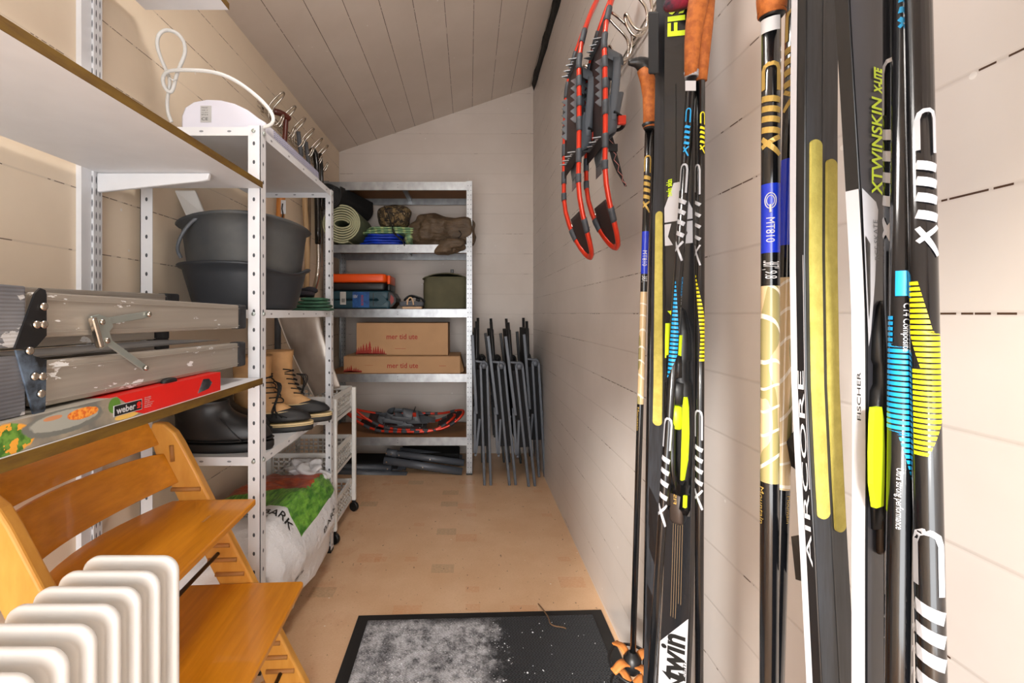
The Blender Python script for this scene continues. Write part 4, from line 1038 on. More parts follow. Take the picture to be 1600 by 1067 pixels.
MB().prism([(XF, .402, z0), (XF, .871, z0), (XF, .844, z0+.010), (XF, .834, z0+.024), (XF, .804, z1), (XF, .402, z1)], (.0003, 0, 0)).build('photo_print', n.m, bx)
MB().box((XF+.0004, .797, .9155), (XF+.0012, .866, .9355)).build('logo_plate', M_WHITEINK, bx); MB().box((XF+.0011, .7985, .9165), (XF+.0016, .8645, .9345)).build('logo_plate', M_BLACKINK, bx)
lettering('weber', qmap((XF+.002, .802, .9195), (0, .046, 0), (0, 0, .0125)), M_WHITEINK, bx, bold=.025)
MB().lathe([(.0001, 0), (.0062, 0), (.0062, .0004)], (0, 0, 0), 14).v
k_ = MB(); k_.box((XF+.0018, .852, .9195), (XF+.0022, .862, .9225)); k_.add([(XF+.002, .857+.006*math.cos(a*PI/6), .9275+.0048*math.sin(a*PI/6)) for a in range(12)], [tuple(range(12))]); k_.build('logo_mark', M_BRED, bx)
for i, t in enumerate(('Griddle', 'Plancha', 'Grill', 'Bratplatte', 'Stekbord', 'Piastra')):
    lettering(t, qmap((XF+.001, .873, .9345-.0037*i), (0, .0026*len(t), 0), (0, 0, .0024)), M_WHITEINK, bx)
MB().prism([(XF+.0004, y, z) for y, z in ((1.045, .914), (1.088, .918), (1.103, .930), (1.090, .942), (1.066, .944))], (.0006, 0, 0)).build('product_print', mat('print_black', '2a2a2e', .35, col2='6a6a6e', vscale=30), bx)

pf = thing('folding_platform', 'paint-splashed folded aluminium work platform lying on the lower wall shelf', 'work platform', (-.78, .9, .951))
n = NT('aluminium_painted'); co = n.coord()
spl = n.math('MULTIPLY', n.math('GREATER_THAN', n.noise(n.mapping(co, (1, .5, 1.6)), 26, 5, .62), .61), n.math('GREATER_THAN', n.noise(co, 6, 2), .52))
s = n.new('ShaderNodeSeparateXYZ'); n.link(co, s.inputs[0])
n.color(n.mix(n.math('MULTIPLY', spl, .9), n.mix(n.ramp(n.noise(n.mapping(co, (1, .2, 8)), 6, 3), .3, .7), 'beb7ac', 'a9a298'), 'eef0f2'))
n.link(n.math('MULTIPLY', n.math('SUBTRACT', 1, spl), .5), n.b.inputs['Metallic']); n.b.inputs['Roughness'].default_value = .45
n.bump(n.math('SINE', n.math('MULTIPLY', s.outputs[2], 620)), .06, .001); M_ALP = n.m
n = NT('tread_painted'); co = n.coord(); s = n.new('ShaderNodeSeparateXYZ'); n.link(co, s.inputs[0])
spl = n.math('GREATER_THAN', n.noise(n.mapping(co, (1, .8, 1.6)), 14, 5, .6), .58)
n.color(n.mix(n.math('MULTIPLY', spl, .75), n.mix(n.ramp(n.noise(co, 9, 3), .3, .7), '85868a', '5f6065'), 'dcdcdc')); n.b.inputs['Roughness'].default_value = .5; n.b.inputs['Metallic'].default_value = .2
n.bump(n.math('SINE', n.math('MULTIPLY', s.outputs[2], 1150)), .35, .002); M_TRP = n.m
xs = -.658
def rail(x, ya, za0, za1, yb, zb0, zb1, cap=.028):
    b = MB(); w_ = .026
    def q4(y, a, c): return [(x, y, a), (x-w_, y, a), (x-w_, y, c), (x, y, c)]
    L_ = yb-ya; t = cap/L_; zm0 = zb0+(za0-zb0)*t; zm1 = zb1+(za1-zb1)*t
    b.hexa(q4(ya, za0, za1), q4(yb-cap, zm0, zm1)); b.build('rail', M_ALP, pf, bevel=.003)
    l = MB()
    for f in (.12, .84):
        l.bar((x+.0004, ya, za0+(za1-za0)*f), (x+.0004, yb-cap, zm0+(zm1-zm0)*f), .0012, .003, (1, 0, 0))
    l.build('rail_ridge', M_ALU, pf)
    c = MB(); g = .002
    def q5(y, a, c_): return [(x+g, y, a-g), (x-w_-g, y, a-g), (x-w_-g, y, c_+g), (x+g, y, c_+g)]
    c.hexa(q5(yb-cap, zm0, zm1), q5(yb, zb0, zb1)); c.build('end_cap', mat('cap_scuffed', '1b1b1d', .8, col2='333437', vscale=40) if 'cap_scuffed' not in bpy.data.materials else bpy.data.materials['cap_scuffed'], pf, bevel=.005)
rail(xs, .69, 1.063, 1.133, 1.322, 1.058, 1.124, .042)
rail(xs, .69, .956, 1.026, 1.318, .95, 1.016, .042)
rail(-.87, .69, 1.085, 1.150, 1.345, 1.112, 1.157, .06)
rail(-.87, .69, 1.032, 1.060, 1.30, 1.028, 1.053, .06)
rail(-.87, .69, .985, 1.028, 1.30, .999, 1.0255, .06)
def deckbox(y0, y1, a0, a1, b0, b1, x0, x1, m, nm='tread'):
    MB().hexa([(x1, y0, a0), (x0, y0, a0), (x0, y0, a1), (x1, y0, a1)], [(x1, y1, b0), (x0, y1, b0), (x0, y1, b1), (x1, y1, b1)]).build(nm, m, pf, bevel=.002)
deckbox(.42, .655, 1.050, 1.145, 1.052, 1.140, -.92, -.648, M_TRP)
deckbox(.42, .655, .952, 1.040, .952, 1.040, -.92, -.648, M_TRP)
deckbox(.69, 1.24, 1.0285, 1.0315, 1.0265, 1.0275, -.86, -.69, M_ALUD, 'deck')
deckbox(.69, 1.25, .956, .966, .956, .966, -.90, -.69, M_ALUD, 'deck')
M_HNG = mat('hinge_black', '121214', .45, col2='1a1b1e', vscale=9)
M_HNGP = mat('hinge_spattered', '101114', .5, col2='5d6b7c', vscale=30)
xh = -.6475
def pz(px, py, x=xh):
    D = 700*x/(px-733); return (x, D, CZ+(CY-py)/700*D)
MB().prism([pz(52, 458), pz(60, 450), pz(68, 453), pz(70, 460), pz(70, 524), pz(55, 541), pz(44, 547), pz(20, 545)], (.003, 0, 0)).build('hinge_plate', M_HNG, pf)
MB().prism([pz(22, 547), pz(42, 549), pz(50, 556), pz(70, 562), pz(68, 640), pz(62, 650), pz(50, 648)], (.003, 0, 0)).build('hinge_plate', M_HNGP, pf)
for (px, py) in ((64, 479), (53, 507), (64, 507), (42, 548), (50, 588), (62, 588), (60, 615)):
    p = V(pz(px, py)); MB().tube([p+V((.003, 0, 0)), p+V((.006, 0, 0)), p+V((.0075, 0, 0))], [.0065, .006, .003], 14).build('bolt', M_STEEL, pf)
# zinc stay between the two frames
xz = xs+.006
st = thing; z_ = MB()
z_.bar(pz(232, 491, xz), pz(160, 503, xz), .013, .003, (1, 0, 0)); z_.bar(pz(226, 575, xz), pz(166, 532, xz), .013, .003, (1, 0, 0))
z_.prism([pz(140, 494, xz), pz(152, 491, xz), pz(170, 498, xz), pz(174, 510, xz), pz(168, 518, xz), pz(172, 530, xz), pz(165, 541, xz), pz(156, 545, xz), pz(150, 540, xz)], (.004, 0, 0))
z_.build('folding_stay', M_ZINC, pf, bevel=.001)
z_ = MB(); z_.bar(pz(144, 496, xz+.004), pz(157, 543, xz+.004), .009, .012, (1, 0, 0)); z_.build('stay_lip', M_STEEL, pf, bevel=.003)
for (px, py) in ((231, 491), (157, 503), (165, 532), (226, 575)):
    p = V(pz(px, py, xz+.002)); MB().tube([p+V((.001, 0, 0)), p+V((.005, 0, 0)), p+V((.0065, 0, 0))], [.0055, .005, .0025], 12).build('rivet', M_STEEL, pf)
for (px, py, D_) in ((264, 597, .95),):
    MB().blob(P(px, py, D_+.02), (.008, .022, .009), 3, 0, 1).build('rubber_foot', M_BLKS, pf)
# ================================================================ hook rails
def hook_rail(label, xw, sgn, z, ys, y0, y1, k=1.0, g=1.0):
    o = thing('hook_rail', label, 'hook rail', (xw, (y0+y1)/2, z))
    b = MB()
    for dz in (.008, -.012): b.tube([(xw+sgn*.010, y0, z+dz), (xw+sgn*.010, y1, z+dz)], .003, 8)
    b.box((min(xw, xw+sgn*.007), y0+.05, z-.018), (max(xw, xw+sgn*.007), y0+.07, z+.014)).box((min(xw, xw+sgn*.007), y1-.07, z-.018), (max(xw, xw+sgn*.007), y1-.05, z+.014))
    b.build('rail', M_STEEL, o)
    for y in ys:
        def q(a, dy, dz): return V((xw+sgn*a*k, y+dy*g, z+dz*g))
        h = MB(); r = .0042
        h.tube(smooth([q(.012, -.012, -.01), q(.013, -.014, .015), q(.02, -.016, .035), q(.055, -.015, .07), q(.068, -.008, .083), q(.070, 0, .085), q(.068, .008, .083), q(.055, .015, .07), q(.02, .016, .035), q(.013, .014, .015), q(.012, .012, -.01)]), r, 8)
        h.tube(smooth([q(.013, -.012, .0), q(.014, -.012, -.025), q(.024, -.012, -.045), q(.044, -.011, -.048), q(.058, -.010, -.03), q(.066, -.008, -.008), q(.068, 0, -.002), q(.066, .008, -.008), q(.058, .010, -.03), q(.044, .011, -.048), q(.024, .012, -.045), q(.014, .012, -.025), q(.013, .012, .0)]), r, 8)
        h.build('hook', M_STEEL, o)
    return o
hook_rail('steel hook rail on the white right wall carrying snowshoes and skis', XR, -1, 1.915, [1.65, 1.505, 1.36, 1.215, 1.07, .92, .77, .62], .55, 1.72, 1.2, 1.15)
hook_rail('steel hook rail with double hooks on the cream left wall carrying garden tools', XL, 1, 2.11, [2.27, 2.42, 2.565, 2.71, 2.86, 2.98], 2.15, 3.05, 1.25, 1.3)

# ================================================================ tools on the left wall
M_REDH = mat('dark_red_wood', '5e2418', .35, var=.2, clear=.3); M_ORW = mat('varnished_wood', 'c07a33', .4, var=.2, stretch=(5, 5, 1), vscale=5); M_PALEW = mat('pale_wood_handle', 'b99a72', .6, var=.15, stretch=(8, 8, 1), vscale=6)
def tool(name, label, cat, parts, loc):
    o = thing(name, label, cat, loc)
    for nm, m_, pts, r in parts:
        MB().tube(smooth([V(p) for p in pts], 1), r, 12).build(nm, m_, o)
    return o
def q3(px, py, D): return P(px, py, D)
o = tool('garden_fork', 'long-handled garden tool with dark red grip and orange wooden shaft', 'garden tool', [
    ('grip', M_REDH, [q3(428, 174, 2.28), q3(440, 177, 2.30), q3(452, 186, 2.34)], .016),
    ('shaft', M_REDH, [q3(447, 182, 2.33), q3(446, 205, 2.33), q3(443, 240, 2.32)], .013),
    ('shaft', M_ORW, [q3(443, 240, 2.32), q3(437, 345, 2.30), q3(434, 470, 2.30)], .021)], (-.97, 2.3, .8))
MB().tube([q3(434, 470, 2.30), q3(434, 640, 2.32)], .016, 10).build('socket', M_GREY, o)
MB().box((-.0, -.0005, -.03), (.025, .0005, .04), M=Matrix.Translation(q3(439, 325, 2.26))).build('sticker', M_WHITEINK, o)
MB().tube([q3(441.5, 318, 2.255), q3(440.5, 326, 2.255), q3(442, 333, 2.255), q3(440.5, 343, 2.255)], .0035, 6).build('print', M_BLACKINK, o)
o = tool('push_broom', 'broom hanging from the third hook with a grey strap and pale wooden shaft', 'broom', [
    ('hanger', M_GREY, [q3(466, 206, 2.55), q3(468, 225, 2.56), q3(471, 245, 2.58)], .012),
    ('shaft', M_PALEW, [q3(472, 245, 2.62), q3(478, 345, 2.62), q3(481, 400, 2.62), q3(478, 480, 2.63), q3(474, 600, 2.65)], .0155)], (-.97, 2.6, .7))
o = tool('rake', 'rake with brown weathered shaft between the broom and the snow scoop', 'rake', [
    ('hanger', M_GREY, [q3(478, 222, 2.70), q3(480, 240, 2.70), q3(483, 262, 2.71)], .012),
    ('shaft', mat('weathered_wood', '6d5a46', .8, var=.2), [q3(483, 262, 2.72), q3(484, 345, 2.72), q3(481, 440, 2.72), q3(479, 600, 2.74)], .0095)], (-.97, 2.72, .7))
sc_ = thing('snow_scoop', 'large aluminium snow scoop with black and steel handle leaning on the left wall', 'snow scoop', (-.9, 2.6, .6))
MB().tube(smooth([q3(487, 232, 2.84), q3(495, 245, 2.85), q3(496, 300, 2.86), q3(497, 381, 2.86)], 1), .0195, 12).build('grip', M_BLKG, sc_)
MB().tube(smooth([q3(500, 240, 2.95), q3(503, 265, 2.95), q3(502, 330, 2.95)], 1), .012, 10).build('grip', M_BLKG, sc_)
MB().tube(smooth([q3(497, 381, 2.86), q3(498, 410, 2.86), q3(496, 432, 2.86), q3(491, 452, 2.80), q3(486, 466, 2.62), q3(468, 492, 2.32)], 2), .0145, 12).build('handle_tube', M_STEEL, sc_)
n = NT('scoop_alu'); co = n.coord(); n.color(n.mix(n.ramp(n.noise(co, 5, 3), .3, .7), 'b9b0a6', '8a8078')); n.b.inputs['Metallic'].default_value = .6; n.b.inputs['Roughness'].default_value = .34
n.bump(n.noise(n.mapping(co, (3, 3, 1)), 4, 2), .3, .02)
TLc, TRc, BLc, BRc = q3(424, 492, 2.13), q3(490, 492, 2.36), q3(492, 622, 2.22), q3(533, 606, 2.36)
def scoop(u, v):
    a = TLc.lerp(BLc, v); c = TRc.lerp(BRc, v); p = a.lerp(c, u)
    d = .035*(1-(2*u-1)**4)*(1-.35*v)
    e = -.03*(1-v)**3
    return p+V((-d-e, d*.6, 0))
MB().slab(scoop, 18, 14, (0, .004, 0)).build('blade', n.m, sc_, sub=1)
MB().tube([scoop(0, k/12)+V((0, -.003, 0)) for k in range(13)], .0035, 6).build('blade_edge', mat('edge_bright', 'e6dfd6', .3, .4), sc_)

# ================================================================ snowshoes hanging on the right wall
GH_ = 'snowshoes hanging on the right wall'
def hang(o, tilt=0, yaw=0, roll=0):
    return Matrix.Translation(V(o))@Matrix.Rotation(yaw, 4, 'Z')@Matrix.Rotation(roll, 4, 'Y')@Matrix.Rotation(tilt, 4, 'X')@frame((0, 0, 0), (0, 0, -1), (0, 1, 0))@Matrix.Diagonal((1.03, 1.0, .75, 1))
MR = hang((.368, 1.30, 2.075), 0, 0, math.radians(.3)); ML = hang((.318, 1.37, 2.055), math.radians(-1), 0, math.radians(1.0))
r_ = dup(s0, M=MR, label='red snowshoe hanging on the right wall, nearer one, zigzag strap dangling'); r_['group'] = GH_
l_ = dup(s0, M=ML, label='red snowshoe hanging on the right wall, farther out, left of its twin'); l_['group'] = GH_
MI = MR.inverted(); sp_ = smooth([P(942, 196, 1.36), P(950, 208, 1.36), P(957, 232, 1.36), P(962, 252, 1.36), P(970, 275, 1.35), P(978, 291, 1.34)], 1)
st_ = MB(); wv_ = [.010, .011, .011, .011, .011, .010, .010, .009, .007, .003]
for a in range(len(sp_)-1):
    w0, w1 = wv_[min(9, a)], wv_[min(9, a+1)]
    A0, A1 = sp_[a], sp_[a+1]; d = V((.0, -.012, 0)); 
    st_.hexa([MI@(A0+V((-w0, 0, 0))), MI@(A0+V((w0, 0, 0))), MI@(A0+V((w0, .003, 0))), MI@(A0+V((-w0, .003, 0)))], [MI@(A1+V((-w1, 0, 0))), MI@(A1+V((w1, 0, 0))), MI@(A1+V((w1, .003, 0))), MI@(A1+V((-w1, .003, 0)))])
st_.build('strap', M_BLK, r_, local=True)
zz = MB(); pts = []
for k in range(15):
    t = k/14*(len(sp_)-1.001); i = int(t); p = sp_[i].lerp(sp_[i+1], t-i); pts.append(MI@(p+V(((.008 if k % 2 else -.008)*(1-k/22), -.0015, 0))))
zz.tube(pts, .0011, 5); zz.build('zigzag_stitching', mat('pink_thread', 'd98f86', .7), r_, local=True)
MB().box((-.012, -.006, -.010), (.014, .002, .012), M=MI@Matrix.Translation(P(957, 232, 1.355))).build('strap_buckle', M_BLK, r_, local=True)

# ================================================================ skis
def ski(name, label, group, st, DL, DR, th, side_m, face_m, yext=None):
    """st: image rows with the two edges of the face turned to the room; built in the room at its true size"""
    rows = []
    for (py, a, b) in st:
        Dm = (DL+DR)/2; z = CZ+(CY-py)/F*Dm
        L = V(((a-CX)/F*DL, DL, z)); R = V(((b-CX)/F*DR, DR, z)); rows.append((py, L, R))
    mid = rows[len(rows)//2]; w = (mid[2]-mid[1]); w.z = 0; w.normalize(); nb = V((-w.y, w.x, 0))     # away from the viewer
    if nb.dot(V((mid[1].x, mid[1].y, 0))) < 0: nb = -nb
    o = thing(name, label, 'ski', ((rows[-1][1]+rows[-1][2])/2), group)
    b = MB(); R_ = []
    for (py, L, R) in rows:
        c = .0015
        R_.append([L, L.lerp(R, .03)-nb*c, R.lerp(L, .03)-nb*c, R, R+nb*th, L+nb*th])
    b.rings(R_, 0, False, True)
    b.build('ski_body', side_m, o, bevel=0)
    def at(u, py, off=.0022):
        for k in range(len(rows)-1):
            if rows[k][0] <= py <= rows[k+1][0] or (k == 0 and py < rows[0][0]) or k == len(rows)-2:
                if py <= rows[k+1][0] or k == len(rows)-2:
                    t = (py-rows[k][0])/(rows[k+1][0]-rows[k][0]); L = rows[k][1].lerp(rows[k+1][1], t); R = rows[k][2].lerp(rows[k+1][2], t)
                    return L.lerp(R, u)-nb*off
    def strip(nm, u0, u1, ya, yb, m_, off=.0022, thk=.0, n=14, par=None, rnd=0):
        mb = MB()
        A = []; ys = [ya+(yb-ya)*k/n for k in range(n+1)]
        if rnd: ys = sorted(set(ys+[ya+rnd*q_ for q_ in (.05, .15, .3, .5, .75, 1)]+[yb-rnd*q_ for q_ in (.05, .15, .3, .5, .75, 1)])); n = len(ys)-1
        for py in ys:
            ins = 0
            if rnd:
                e = min(py-ya, yb-py)
                if e < rnd: ins = (u1-u0)/2*(1-math.sqrt(max(0, 1-((rnd-e)/rnd)**2)))
            A.append((at(u0+ins, py, off), at(u1-ins, py, off)))
        if thk:
            R2 = [[p, q_, q_+nb*thk, p+nb*thk] for p, q_ in A]; mb.rings(R2, 0, False, True)
        else:
            vs = [x for pr in A for x in pr]; mb.add(vs, [(2*k, 2*k+1, 2*k+3, 2*k+2) for k in range(n)])
        return mb.build(nm, m_, par or o)
    if face_m: strip('running_face', .0, 1.0, st[0][0], st[-1][0], face_m, .0017, n=40)
    def sidep(py, f, off=.0006):           # point on the left side wall, f 0 (front edge) .. 1 (rear edge)
        return at(0, py, 0)+nb*th*f-w*off
    return o, at, strip, sidep, nb, w
M_SKI = mat('ski_black', '141518', .28, var=.1, clear=.3); M_BASE = mat('ski_base', '25272b', .45, col2='31343a', vscale=30, stretch=(6, 6, .6)); M_TOPS = mat('ski_topsheet', '1e1f22', .22, var=.1, clear=.4)
M_TOPG = mat('ski_topsheet_grey', '35353a', .4, var=.08); M_SKIN = mat('yellow_skin', 'c9bd62', .8, col2='b9ac54', vscale=60, bump=.4, bscale=300)
M_SKIW = mat('ski_white', 'bcbcc1', .35, var=.03); M_NEON = mat('neon_yellow', 'cdea1e', .4, var=.05); M_LGREY = mat('binding_clear', '55585c', .3, .2, var=.2, clear=.5)
def seq(u0, u1, ya, yb, at, off=.003): return lambda a, b: at(u0+(u1-u0)*b, ya+(yb-ya)*a, off)
GA, GB = 'cross country skis hanging farther along the right wall', 'cross country skis hanging nearest the camera'
# far pair
o, at, strip, sidep, nb, w = ski('cross_country_ski', 'narrow black cross-country ski with one yellow skin stripe, left of cork-grip poles', GA,
    [(-150, 1028, 1040), (0, 1026, 1040), (150, 1024, 1039), (300, 1021.5, 1038), (450, 1019, 1038), (600, 1017, 1038), (750, 1013, 1036), (900, 1010, 1029), (1067, 1006, 1022), (1290, 1000, 1016)], .955, .93, .012, M_SKI, M_BASE)
strip('skin_stripe', .28, .92, 331, 664, M_SKIN, .004, .002, 40, rnd=6)
mat('gold_ink', 'c6a050', .4)
o, at, strip, sidep, nb, w = ski('cross_country_ski', 'black cross-country ski with neon lettering and neon binding between two dark poles', GA,
    [(-190, 1040, 1080), (0, 1040, 1079), (60, 1039, 1080), (300, 1039, 1083), (500, 1042, 1085), (700, 1045, 1083), (800, 1041, 1080), (950, 1036, 1077), (1067, 1030, 1072), (1300, 1020, 1064)], .885, .845, .016, M_SKI, M_TOPS)
lettering('FISCHER', seq(.82, .12, 62, -125, at), M_NEON, o, bold=.03, shear=.3)
bl_ = strip('base_grooves', .42, .44, 130, 420, M_SKI, .0026)
for k in range(5): strip('pinstripe', .34+.09*k, .355+.09*k, 800, 965 if k < 3 else 940, mat('bronze_line', '8a7356', .4) if 'bronze_line' not in bpy.data.materials else bpy.data.materials['bronze_line'], .003)
def polyf(nm, pts, m_, off=.003, par=None):
    b = MB(); b.add([at(u, y, off) for u, y in pts], [tuple(range(len(pts)))]); return b.build(nm, m_, par or o)
polyf('white_panel', [(0, 345), (0, 322), (.35, 285), (.55, 285), (1, 330), (1, 345)], M_SKIW)
polyf('white_panel', [(0, 348), (.25, 348), (.12, 368), (.3, 382), (0, 382)], M_SKIW); polyf('white_panel', [(1, 348), (.7, 348), (.82, 366), (.65, 382), (1, 382)], M_SKIW)
polyf('white_panel', [(1, 955), (1, 1300), (0, 1300), (0, 1012)], M_SKIW)
lettering('twin', seq(.95, .05, 1062, 985, at, .0036), M_BLACKINK, o, bold=.03, shear=-.3)
lettering('team', lambda a, b: at(1.0-.13*b, 1052-30*a, .0036), M_BLACKINK, o)
lettering('SKIN', seq(1.0, .35, 1130, 1045, at, .0036), M_BLACKINK, o, shear=-.2)
lettering('twin skin', lambda a, b: at(.30-.22*b, 305-27*a, .0034), M_NEON, o, bold=.02)
def binding(at0, nb, o, y0, s, uc=.5, mir=False, hs=1.0, sa=0, sh=0):
    """cross-country binding: housing, hinge block, neon lever, heel piece; s = pixels per unit row"""
    at = (lambda u, py, off=.0022: at0(1-u if mir else u, py, .002+(off-.002)*hs))
    def loft(nm, rows, m_, par=None):
        b = MB(); b.rings([[at(uc-wd/2, y0+y*s, .002), at(uc-wd/2, y0+y*s, .002+h*.7), at(uc-wd*.32, y0+y*s, .002+h), at(uc+wd*.32, y0+y*s, .002+h), at(uc+wd/2, y0+y*s, .002+h*.7), at(uc+wd/2, y0+y*s, .002)] for y, wd, h in rows], 0, True, True)
        return b.build(nm, m_, par or o)
    bd = loft('binding', [(0, .2, .002), (6, .42, .010), (40, .74, .016), (78, .82, .020), (84, .7, .022), (110, .72, .024), (118, .9, .022), (160, 1.02, .018), (230, .98, .014), (300, .8, .008)], M_BLK)
    loft('hinge_block', [(72, .5, .020), (74, .56, .030), (106, .6, .030), (110, .5, .020)], M_BLKG, bd)
    loft('binding_flap', [(112, .62, .022), (116, .72, .032), (146, .68, .030), (150, .5, .02)], M_GREY if 0 else M_BLK, bd)
    loft('neon_lever', [(150, .5, .02), (152, .56, .030), (184, .52, .030), (187, .4, .02)], M_NEON, bd)
    loft('latch', [(176, .24, .032), (180, .3, .038), (250, .22, .03), (286, .34, .02)], M_BLKG, bd)
    loft('heel_grate', [(288, .45, .008), (290, .5, .013), (330, .48, .012), (336, .4, .006)], mat('brown_grate', '3a2f29', .5) if 'brown_grate' not in bpy.data.materials else bpy.data.materials['brown_grate'], bd)
    g = MB(); A = []
    for (y, a, c, h) in ((135, .88, .95, .024), (150, .86, 1.02, .026), (190, .84, 1.05, .026), (230, .80, 1.0, .024), (262, .78, .86, .022)):
        a += sa; c += sa*1.6; h += sh; A.append([at(uc-.5+a, y0+y*s, h-.008), at(uc-.5+c, y0+y*s, h-.008), at(uc-.5+c, y0+y*s, h), at(uc-.5+a, y0+y*s, h)])
    g.rings(A, 0, False, True); g.build('neon_side', M_NEON, bd)
    for (u0, u1, ya, yb) in ((.16, .30, 24, 78), (.60, .76, 42, 78)):
        g = MB(); g.rings([[at(uc-.5+u0, y0+y*s, .012+h), at(uc-.5+u1, y0+y*s, .012+h), at(uc-.5+u1, y0+y*s, .02+h), at(uc-.5+u0, y0+y*s, .02+h)] for y, h in ((ya, 0), ((ya+yb)/2, .002), (yb, .003))], 0, False, True); g.build('neon_trim', M_NEON, bd)
    return bd
binding(at, nb, o, 481, 1.0)
hp = MB(); hp.rings([[at(u, y, .002) for u in (.02, .98)]+[at(u, y, h) for u in (.9, .1)] for y, h in ((738, .004), (745, .012), (790, .014), (800, .006))], 0, False, True); hp = hp.build('heel_plate', M_BLKG, o)
for u in (.06, .86): MB().rings([[at(u, y, .012), at(u+.1, y, .012), at(u+.1, y, .018), at(u, y, .018)] for y in (766, 784)], 0, False, True).build('neon_trim', M_NEON, hp)
lettering('FISCHER', lambda a, b: at(.46+.12*b, 784-50*a, .0155), bpy.data.materials['gold_ink'], hp)
polyf('logo_triangle', [(.18, 486), (.56, 484), (.38, 496)], M_NEON, .014)
# ski strap and red pouch at the top of the far pair
sb_ = MB(); sb_.rings([[P(1013, y, .93), P(1029, y, .90), P(1029, y, .925), P(1013, y, .955)] for y in (18, 60, 116)], 0, False, True)
tag(sb_.build('ski_strap', mat('strap_black', '1c1d20', .8), bevel=.003), 'black fabric ski strap hanging from a hook beside the far skis', 'strap')
rd_ = MB().blob(P(1059, 2, .84), (.022, .018, .016), 2.4, .01, 71, 20)
tag(rd_.build('wool_mitten', mat('wool_dark', '2c2d38', .95, col2='8c1c34', vscale=24, bump=.7, bscale=200)), 'dark and red knitted mitten tucked behind cork grip at top edge', 'mitten')

# near pair
o, at, strip, sidep, nb, w = ski('cross_country_ski', 'black cross-country ski base with two long yellow skin stripes and white sidewall', GB,
    [(-750, 1266, 1310), (-300, 1262, 1308), (0, 1259, 1307), (200, 1257, 1306), (400, 1256, 1306), (600, 1259, 1309), (750, 1266, 1316), (850, 1272, 1321), (950, 1277, 1327), (1067, 1283, 1334), (1500, 1300, 1350), (1950, 1312, 1362)], .47, .487, .0145, M_SKI, M_BASE)
strip('skin_stripe', .10, .44, 222, 806, M_SKIN, .004, .0022, 60, rnd=8)
strip('skin_stripe', .60, .92, 248, 832, M_SKIN, .004, .0022, 60, rnd=8)
strip('centre_groove', .50, .53, -750, 1950, M_SKI, .0021, n=30)
def sidestrip(nm, f0, f1, ya, yb, m_, n=30):
    b = MB(); vs = []
    for k in range(n+1):
        y = ya+(yb-ya)*k/n; vs += [sidep(y, f0), sidep(y, f1)]
    b.add(vs, [(2*k, 2*k+1, 2*k+3, 2*k+2) for k in range(n)]); return b.build(nm, m_, o)
sidestrip('white_sidewall', .55, 1.0, -750, 1950, M_SKIW)
sidestrip('white_pinstripe', .02, .06, 400, 760, M_SKIW)
lettering('AIRCORE', lambda a, b: sidep(880-302*a, .10+.40*b, .0012), M_WHITEINK, o, bold=.0)
sb2 = MB(); sb2.hexa([P(1236, 838, .52), P(1268, 832, .505), P(1268, 832, .53), P(1238, 838, .54)], [P(1243, 905, .52), P(1272, 915, .505), P(1272, 915, .53), P(1245, 905, .54)]); sb2.build('binding_edge', M_BLK, o)
sb2 = MB(); sb2.hexa([P(1229, 690, .53), P(1262, 640, .51), P(1262, 640, .54), P(1231, 690, .55)], [P(1236, 728, .53), P(1266, 752, .51), P(1266, 752, .54), P(1238, 728, .55)]); sb2.build('binding_edge', M_BLK, o)

o, at, strip, sidep, nb, w = ski('cross_country_ski', 'dark grey cross-country ski with neon lettering and white wedge panel, nearest', GB,
    [(-800, 1312, 1366), (-300, 1318, 1372), (0, 1324, 1378), (200, 1336, 1391), (300, 1342, 1397), (400, 1348, 1400), (500, 1352, 1401), (700, 1353, 1401), (850, 1352, 1400), (1067, 1352, 1400), (1500, 1352, 1400), (2290, 1352, 1400)], .415, .436, .0105, M_SKI, M_TOPG)
lettering('XTWINSKIN', lambda a, b: at(.54-.30*b+.16*a, 306-152*a, .003), M_NEON, o, bold=.02)
lettering('X-LITE', lambda a, b: at(.72-.24*b+.04*a, 146-40*a, .003), M_NEON, o, bold=.05)
sidestrip('white_sidewall', 0.0, 1.0, 300, 2150, M_SKIW)
polyf('white_panel', [(-.02, 300), (.35, 318), (.40, 330), (.22, 440), (.05, 520), (-.02, 540)], M_SKIW)
polyf('black_panel', [(-.02, 372), (.10, 384), (.04, 470), (-.02, 500)], M_SKI, .0036)
lettering('RCS SKATE', lambda a, b: at(.34-.12*b-.10*a*-0, 408-62*a, .0036), M_GREY, o)
lettering('FISCHER', lambda a, b: sidep(654-74*a, .3+.28*b, .0012), M_BLACKINK, o)
bd = binding(at, nb, o, 470, 1.16, mir=True, hs=.5, sa=.24, sh=.004)
g = MB().tube(smooth([at(.25, 482, .012), at(.5, 474, .02), at(.62, 500, .022), at(.70, 540, .02), at(.82, 552, .016)]), .0016, 8); g.build('neon_trim', M_NEON, bd)
